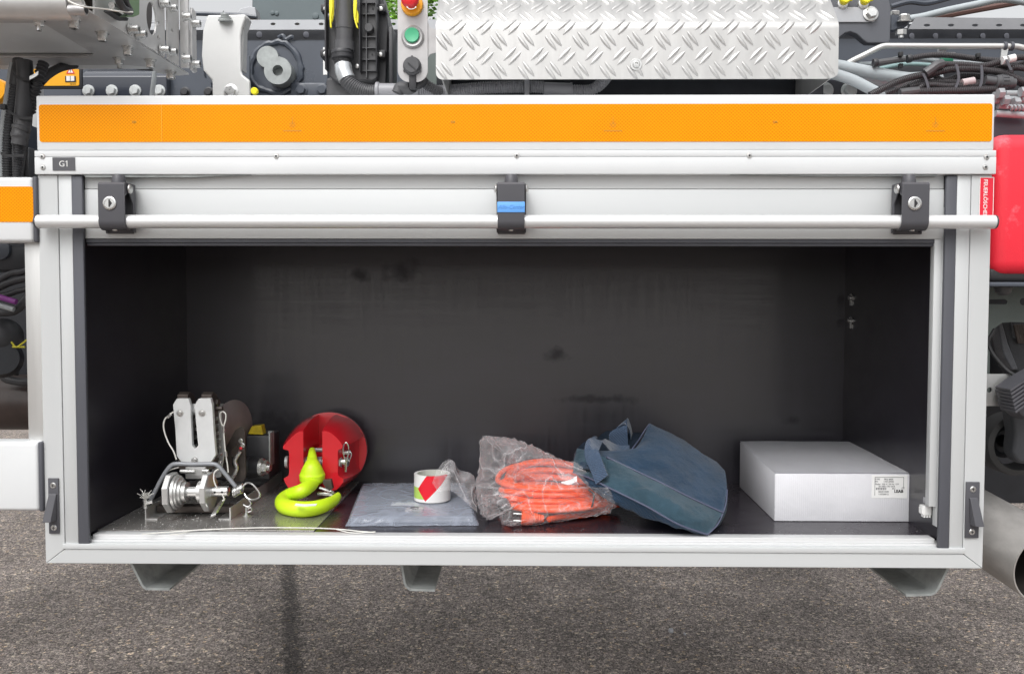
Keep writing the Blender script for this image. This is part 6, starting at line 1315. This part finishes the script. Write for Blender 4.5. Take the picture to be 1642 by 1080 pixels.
for k in range(14):
    a = 2*PI*k/14; box(bm, (o.x+.013, o.x+.027), (o.y+.0205*math.cos(a)-.001, o.y+.0205*math.cos(a)+.001), (o.z-.002+.0205*math.sin(a)-.0012, o.z-.002+.0205*math.sin(a)+.0012))
obj('grip_ribs', bm, M_black, T)
bm = B(); c = c4(925, 450, .62); lathe(bm, c, (0, -.2, 1), [(.012, -.004), (.012, .006), (.010, .008)], 6); box(bm, (c.x-.005, c.x+.035), (c.y-.01, c.y+.01), (c.z-.008, c.z-.0045), .001); ob = obj('hex_bolt', bm, M_chasl); tag(ob, 'lone pale hexagon bolt standing just below the silver pipe', 'bolt')
for u, v in ((120, 790), (-160+330, 795)):
    pass
T = thing('bolt_plate', c4(60, 830, .55), 'dark plate with two large bolt heads half hidden behind the locker, below the pale hoses', 'plate')
bm = B(); P = [(c4(u, v, .58).x, c4(u, v, .58).z) for u, v in ((-400, 700), (300, 700), (420, 760), (460, 900), (-400, 900))]; prism(bm, P, .58, .6); obj('plate', bm, M_chasd, T)
for u in (115, -90):
    bm = B(); hexbolt(bm, c4(u, 790, .579), (0, -1, 0), .017, .012); obj('bolt_head', bm, M_galv, T)
# fittings at the far right above the red box
M_fit = mat('dull_fitting', (.3, .315, .33), .5, var=.15, vscale=40)
T = thing('pipe_fittings', W(1625, 205, .3), 'grey pipe fittings and hex unions stacked above the red box at the right edge', 'fittings')
for (x0, y0, x1, y1, r, m) in ((1592, 153, 1606, 156, .009, M_fit), (1594, 160, 1650, 161, .010, M_fit), (1600, 170, 1655, 172, .008, M_fit), (1612, 150, 1655, 151, .008, M_grey), (1596, 182, 1655, 186, .0085, M_pale)):
    bm = B(); cyl(bm, W(x0, y0, .33), W(x1, y1, .33), r, seg=16); obj('fitting', bm, m, T)
for px, py, m in ((1604, 150, M_fit), (1612, 161, M_fit), (1629, 165, M_fit), (1640, 148, M_fit)):
    bm = B(); lathe(bm, W(px, py, .31), (1, 0, 0), [(.0135, -.007), (.0135, .007)], 6); obj('union_nut', bm, m, T)
bm = B(); P = []
for i in range(80): t = i/79; a = 2*PI*5*t; P.append(W(1618+30*t, 173, .29)+V((0, .006*math.cos(a), .006*math.sin(a))))
sweep(bm, P, .0028, 6); obj('coiled_pipe', bm, M_fit, T)
bm = B(); a, b = W(1585, 178, .36), W(1700, 216, .36); box(bm, (a.x, b.x+.5), (.36, .5), (b.z-.02, a.z), .004); obj('grey_rail', bm, M_chas, T)
bm = B(); a, b = W(1585, 120, .62), W(1700, 200, .62); box(bm, (a.x-.3, b.x+.5), (.66, .68), (b.z, a.z+.05), .004); obj('rear_web', bm, M_chasd, T)

# ---- red extinguisher box
YE = .02; T = thing('red_box', W(1660, 445, YE), 'faded red plastic fire extinguisher box at the right edge beside the locker', 'extinguisher box')
a, b = W(1592, 212, YE), W(1592, 443, YE); xl_ = 1.066
bm = B(); box(bm, (xl_, xl_+.45), (YE, YE+.32), (b.z, a.z), .035, 6); obj('shell', bm, M_redp, T, smooth=60)
bm = B(); box(bm, (xl_+.001, xl_+.46), (YE+.015, YE+.33), (b.z-.012, b.z+.02), .01, 3); obj('tray', bm, M_ink, T)
bm = B(); P = [(W(u, v, YE+.03).x, W(u, v, YE+.03).z) for u, v in ((1590, 372), (1597, 380), (1598, 408), (1590, 415))]; box(bm, (1.052, 1.068), (YE+.03, YE+.06), (P[2][1], P[0][1]), .003); obj('hinge', bm, M_ink, T)
bm = B(); box(bm, (xl_-.02, xl_+.5), (YE+.0, YE+.34), (b.z-.022, b.z-.0125), .002); obj('shelf', bm, M_chas, T)
c = W(1609, 452, YE+.06); bm = B(); lathe(bm, c, (0, 0, -1), [(.020, 0), (.020, .014), (.0185, .0145), (.0165, .024), (.009, .030), (.001, .031)], 24); box(bm, (c.x-.026, c.x+.026), (c.y-.02, c.y+.02), (c.z, c.z+.004)); obj('rubber_foot', bm, M_dark, T)
# olive backing plate with slots
YO = .16; T = thing('slotted_plate', W(1640, 600, YO), 'olive grey slotted mounting plate below the red box', 'plate')
def o8(u, v, Y=YO): return W(1570+u/3, 440+v/3, Y)
P = [o8(u, v) for u, v in ((-20, 45), (400, 45), (400, 235), (160, 228), (110, 232), (70, 262), (52, 300), (50, 600), (-20, 600))]
sl_ = [o8(u, v) for u, v in ((45, 120), (125, 118), (136, 126), (136, 136), (125, 143), (45, 142))]
bm = B(); plate(bm, [(p.x, p.z) for p in P][::-1], [[(p.x, p.z) for p in sl_], circ(o8(214, 130).x, o8(214, 130).z, .009)], .004, XZ(YO)); obj('sheet', bm, M_olive, T)
T = thing('wrinkle_bracket', o8(150, 500, .3), 'textured black casting seen through the cut-out of the slotted plate', 'casting')
P = [o8(u, v, .34) for u, v in ((100, 210), (160, 210), (170, 300), (230, 330), (400, 330), (400, 700), (210, 560), (190, 470), (170, 450))]; bm = B(); prism(bm, [(p.x, p.z) for p in P][::-1], .34, .42); obj('web', bm, M_text, T, bev=.006)
P = [o8(u, v, .30) for u, v in ((88, 232), (112, 228), (140, 330), (190, 455), (160, 460), (118, 380))]; bm = B(); prism(bm, [(p.x, p.z) for p in P][::-1], .30, .34); obj('rib', bm, mat('wrinkle_light', (.12, .125, .14), .45, bump=1.0, bscale=240), T, bev=.004)
bm = B(); a, b = o8(-30, 100, .5), o8(500, 1100, .5); box(bm, (a.x, b.x), (.5, .52), (b.z, a.z)); obj('rear_panel', bm, M_chasd, T)
bm = B()
for k in range(5): cyl(bm, o8(170+k*12, 240, .33), o8(190+k*10, 330, .33), .004, seg=8)
obj('rope_strands', bm, M_rust, T)
bm = B(); tube(bm, [o8(75, 262, .12), o8(48, 310, .12), o8(48, 345, .12), o8(80, 400, .11), (o8(130, 455, .10)), o8(190, 495, .08)], .004, 10); ob = obj('black_cable', bm, M_ink); tag(ob, 'thin black cable curving down to the finned work lamp at the right edge', 'cable')
bm = B(); a, b = o8(30, 478, .10), o8(190, 632, .10); plate(bm, [(1.0605, b.z), (b.x+.3, b.z), (b.x+.3, a.z), (1.0605, a.z)], [circ(o8(52, 555, .1).x, o8(52, 555, .1).z, .0065)[::-1], circ(o8(114, 555, .1).x, o8(114, 555, .1).z, .0075)[::-1]], .005, XZ(.1)); ob = obj('aluminium_strap', bm, M_alu2); tag(ob, 'flat brushed aluminium strap with round holes behind the finned work lamp', 'strap plate')
# finned work lamp
T = thing('work_lamp', o8(190, 700, .03), 'grey work lamp with cooling fins at the right edge beside the aluminium strap', 'lamp')
for k in range(7):
    a = o8(118+k*2+k*k*.3, 575+k*12, .03); b = o8(215+k*4, 500+k*22, .03); bm = B()
    c0, c1, c2_, c3 = o8(112+k*4, 545+k*17, .03), o8(220, 475+k*19, .03), o8(222, 484+k*19, .03), o8(116+k*4, 556+k*17, .03)
    prism(bm, [(p.x, p.z) for p in (c0, c1, c2_, c3)][::-1], .0, .06); obj('fin', bm, M_dgrey, T)
bm = B(); P = [o8(u, v, .045) for u, v in ((122, 560), (170, 510), (300, 440), (300, 720), (200, 690), (140, 640))]; prism(bm, [(p.x, p.z) for p in P][::-1], .02, .09); obj('lamp_body', bm, M_dgrey, T, bev=.006)
# dark wheel-like ring below, and rear hub
T = thing('rubber_roller', o8(170, 980, .22), 'large dark rubber ring with a hub behind the exhaust pipe, right edge', 'roller')
c = o8(190, 820, .22); R = (c.x-o8(38, 820, .22).x)
bm = B(); lathe(bm, c+V((0, .06, 0)), (0, -1, 0), [(R*.76, 0), (R, .004), (R, .05), (R*.96, .06), (R*.80, .064), (R*.74, .05), (R*.74, 0)], 64, caps=False); obj('ring', bm, mat('dusty_rubber', (.045, .045, .046), .6, var=.3, vscale=14, spots=(20, .62, (.14, .13, .12), .5)), T)
bm = B(); lathe(bm, c+V((0, .09, 0)), (0, -1, 0), [(R*.55, 0), (R*.55, .03), (R*.4, .04), (R*.4, .02), (R*.2, .02), (R*.2, .05)], 48); obj('hub', bm, M_chasd, T)
bm = B(); P = [o8(u, v, .16) for u, v in ((140, 632), (200, 640), (300, 660), (300, 900), (190, 910), (150, 860), (160, 760))]; prism(bm, [(p.x, p.z) for p in P][::-1], .15, .2); obj('arm', bm, M_text, T, bev=.01)

# ---- exhaust pipe
T = thing('exhaust_pipe', W(1660, 905, .1), 'heat stained steel exhaust pipe with an open end at the lower right corner', 'exhaust pipe')
P0 = W(1682, 910, .02); r0 = .086
P0 = V((P0.x, .02, P0.z)); dr = V((-.10, .72, .105)).normalized()
bm = B(); u_, w_, d_ = frame_of(dr); rows = []
for r, h in ((r0, 0), (r0, .02), (r0, .75)):
    rows.append([P0+dr*(h+(0 if h else .02*0))+u_*(r*math.cos(2*PI*k/64))+w_*(r*math.sin(2*PI*k/64)) for k in range(65)])
for r, h in ((r0-.003, .75), (r0-.003, .0), (r0, 0)):
    rows.append([P0+dr*h+u_*(r*math.cos(2*PI*k/64))+w_*(r*math.sin(2*PI*k/64)) for k in range(65)])
grid(bm, rows); bmesh.ops.remove_doubles(bm, verts=bm.verts, dist=1e-5); obj('pipe', bm, M_exh, T)
bm = B(); rows = [[P0+dr*h+u_*((r0-.0036)*math.cos(2*PI*k/48))+w_*((r0-.0036)*math.sin(2*PI*k/48)) for k in range(49)] for h in (.003, .7)]
grid(bm, rows); obj('soot_lining', bm, M_soot, T)

# ---- tree beyond the truck
T = thing('garden_tree', (-1.2, 9, 0), 'leafy green tree standing far behind the truck, glimpsed beside the control panel', 'tree')
bm = B(); sweep(bm, cr([V((-1.2, 9, 0)), V((-1.15, 9, 1.5)), V((-1.25, 9, 3)), V((-1.2, 9, 4.5))], 6), [.16-.005*k for k in range(19)], 10)
for dx, dy, dz in ((.8, .2, 1), (-.7, .3, 1.2), (.3, -.6, 1.1), (-.3, .6, .8)): sweep(bm, cr([V((-1.2, 9, 3)), V((-1.2+dx*.5, 9+dy*.5, 3+dz*.6)), V((-1.2+dx, 9+dy, 3+dz*1.6))], 4), [.07-.006*k for k in range(9)], 8)
obj('trunk', bm, mat('bark', (.09, .07, .05), .9), T)
bm = B(); rn = random.Random(2)
for k in range(6500):
    while True:
        p = V((rn.uniform(-1, 1), rn.uniform(-1, 1), rn.uniform(-1, 1)))
        if .35 < p.length < 1 and noise.noise(p*2.4) > -.18: break
    p = V((-1.15+p.x*.95, 9+p.y*.95, 4.2+p.z*1.25)); a = V((rn.uniform(-1, 1), rn.uniform(-1, 1), rn.uniform(-.5, 1))).normalized(); u = frame_of(a)[0]; w_ = a.cross(u); s = rn.uniform(.03, .055)
    vs = [bm.verts.new(p+x) for x in (u*s, w_*s*.5, -u*s, -w_*s*.5)]; bm.faces.new(vs)
obj('crown', bm, mat('leaves', (.14, .30, .03), .55, var=.5, vscale=3), T, 0, fixn=False)

# ---- loose pebbles on the asphalt
for px, py, r, lb in ((1076, 1013, .011, 'pale grey pebble, the largest one lying on the asphalt below the middle of the locker'), (1098, 1017, .006, 'tiny pale stone just right of the largest pebble on the asphalt')):
    c = G(px, py, 0); t_ = bmesh.new(); bmesh.ops.create_icosphere(t_, subdivisions=2, radius=r)
    for v in t_.verts: v.co = V((v.co.x*.8, v.co.y, v.co.z*.8))*(1+.35*noise.noise(v.co*160))+c+V((0, 0, r*.55))
    bm = B(); join(bm, t_); tag(obj('pebble', bm, mat('pebble_stone', (.42, .42, .44), .8, var=.2, vscale=80), None, 30), lb, 'pebble', 'loose pebbles on the asphalt')
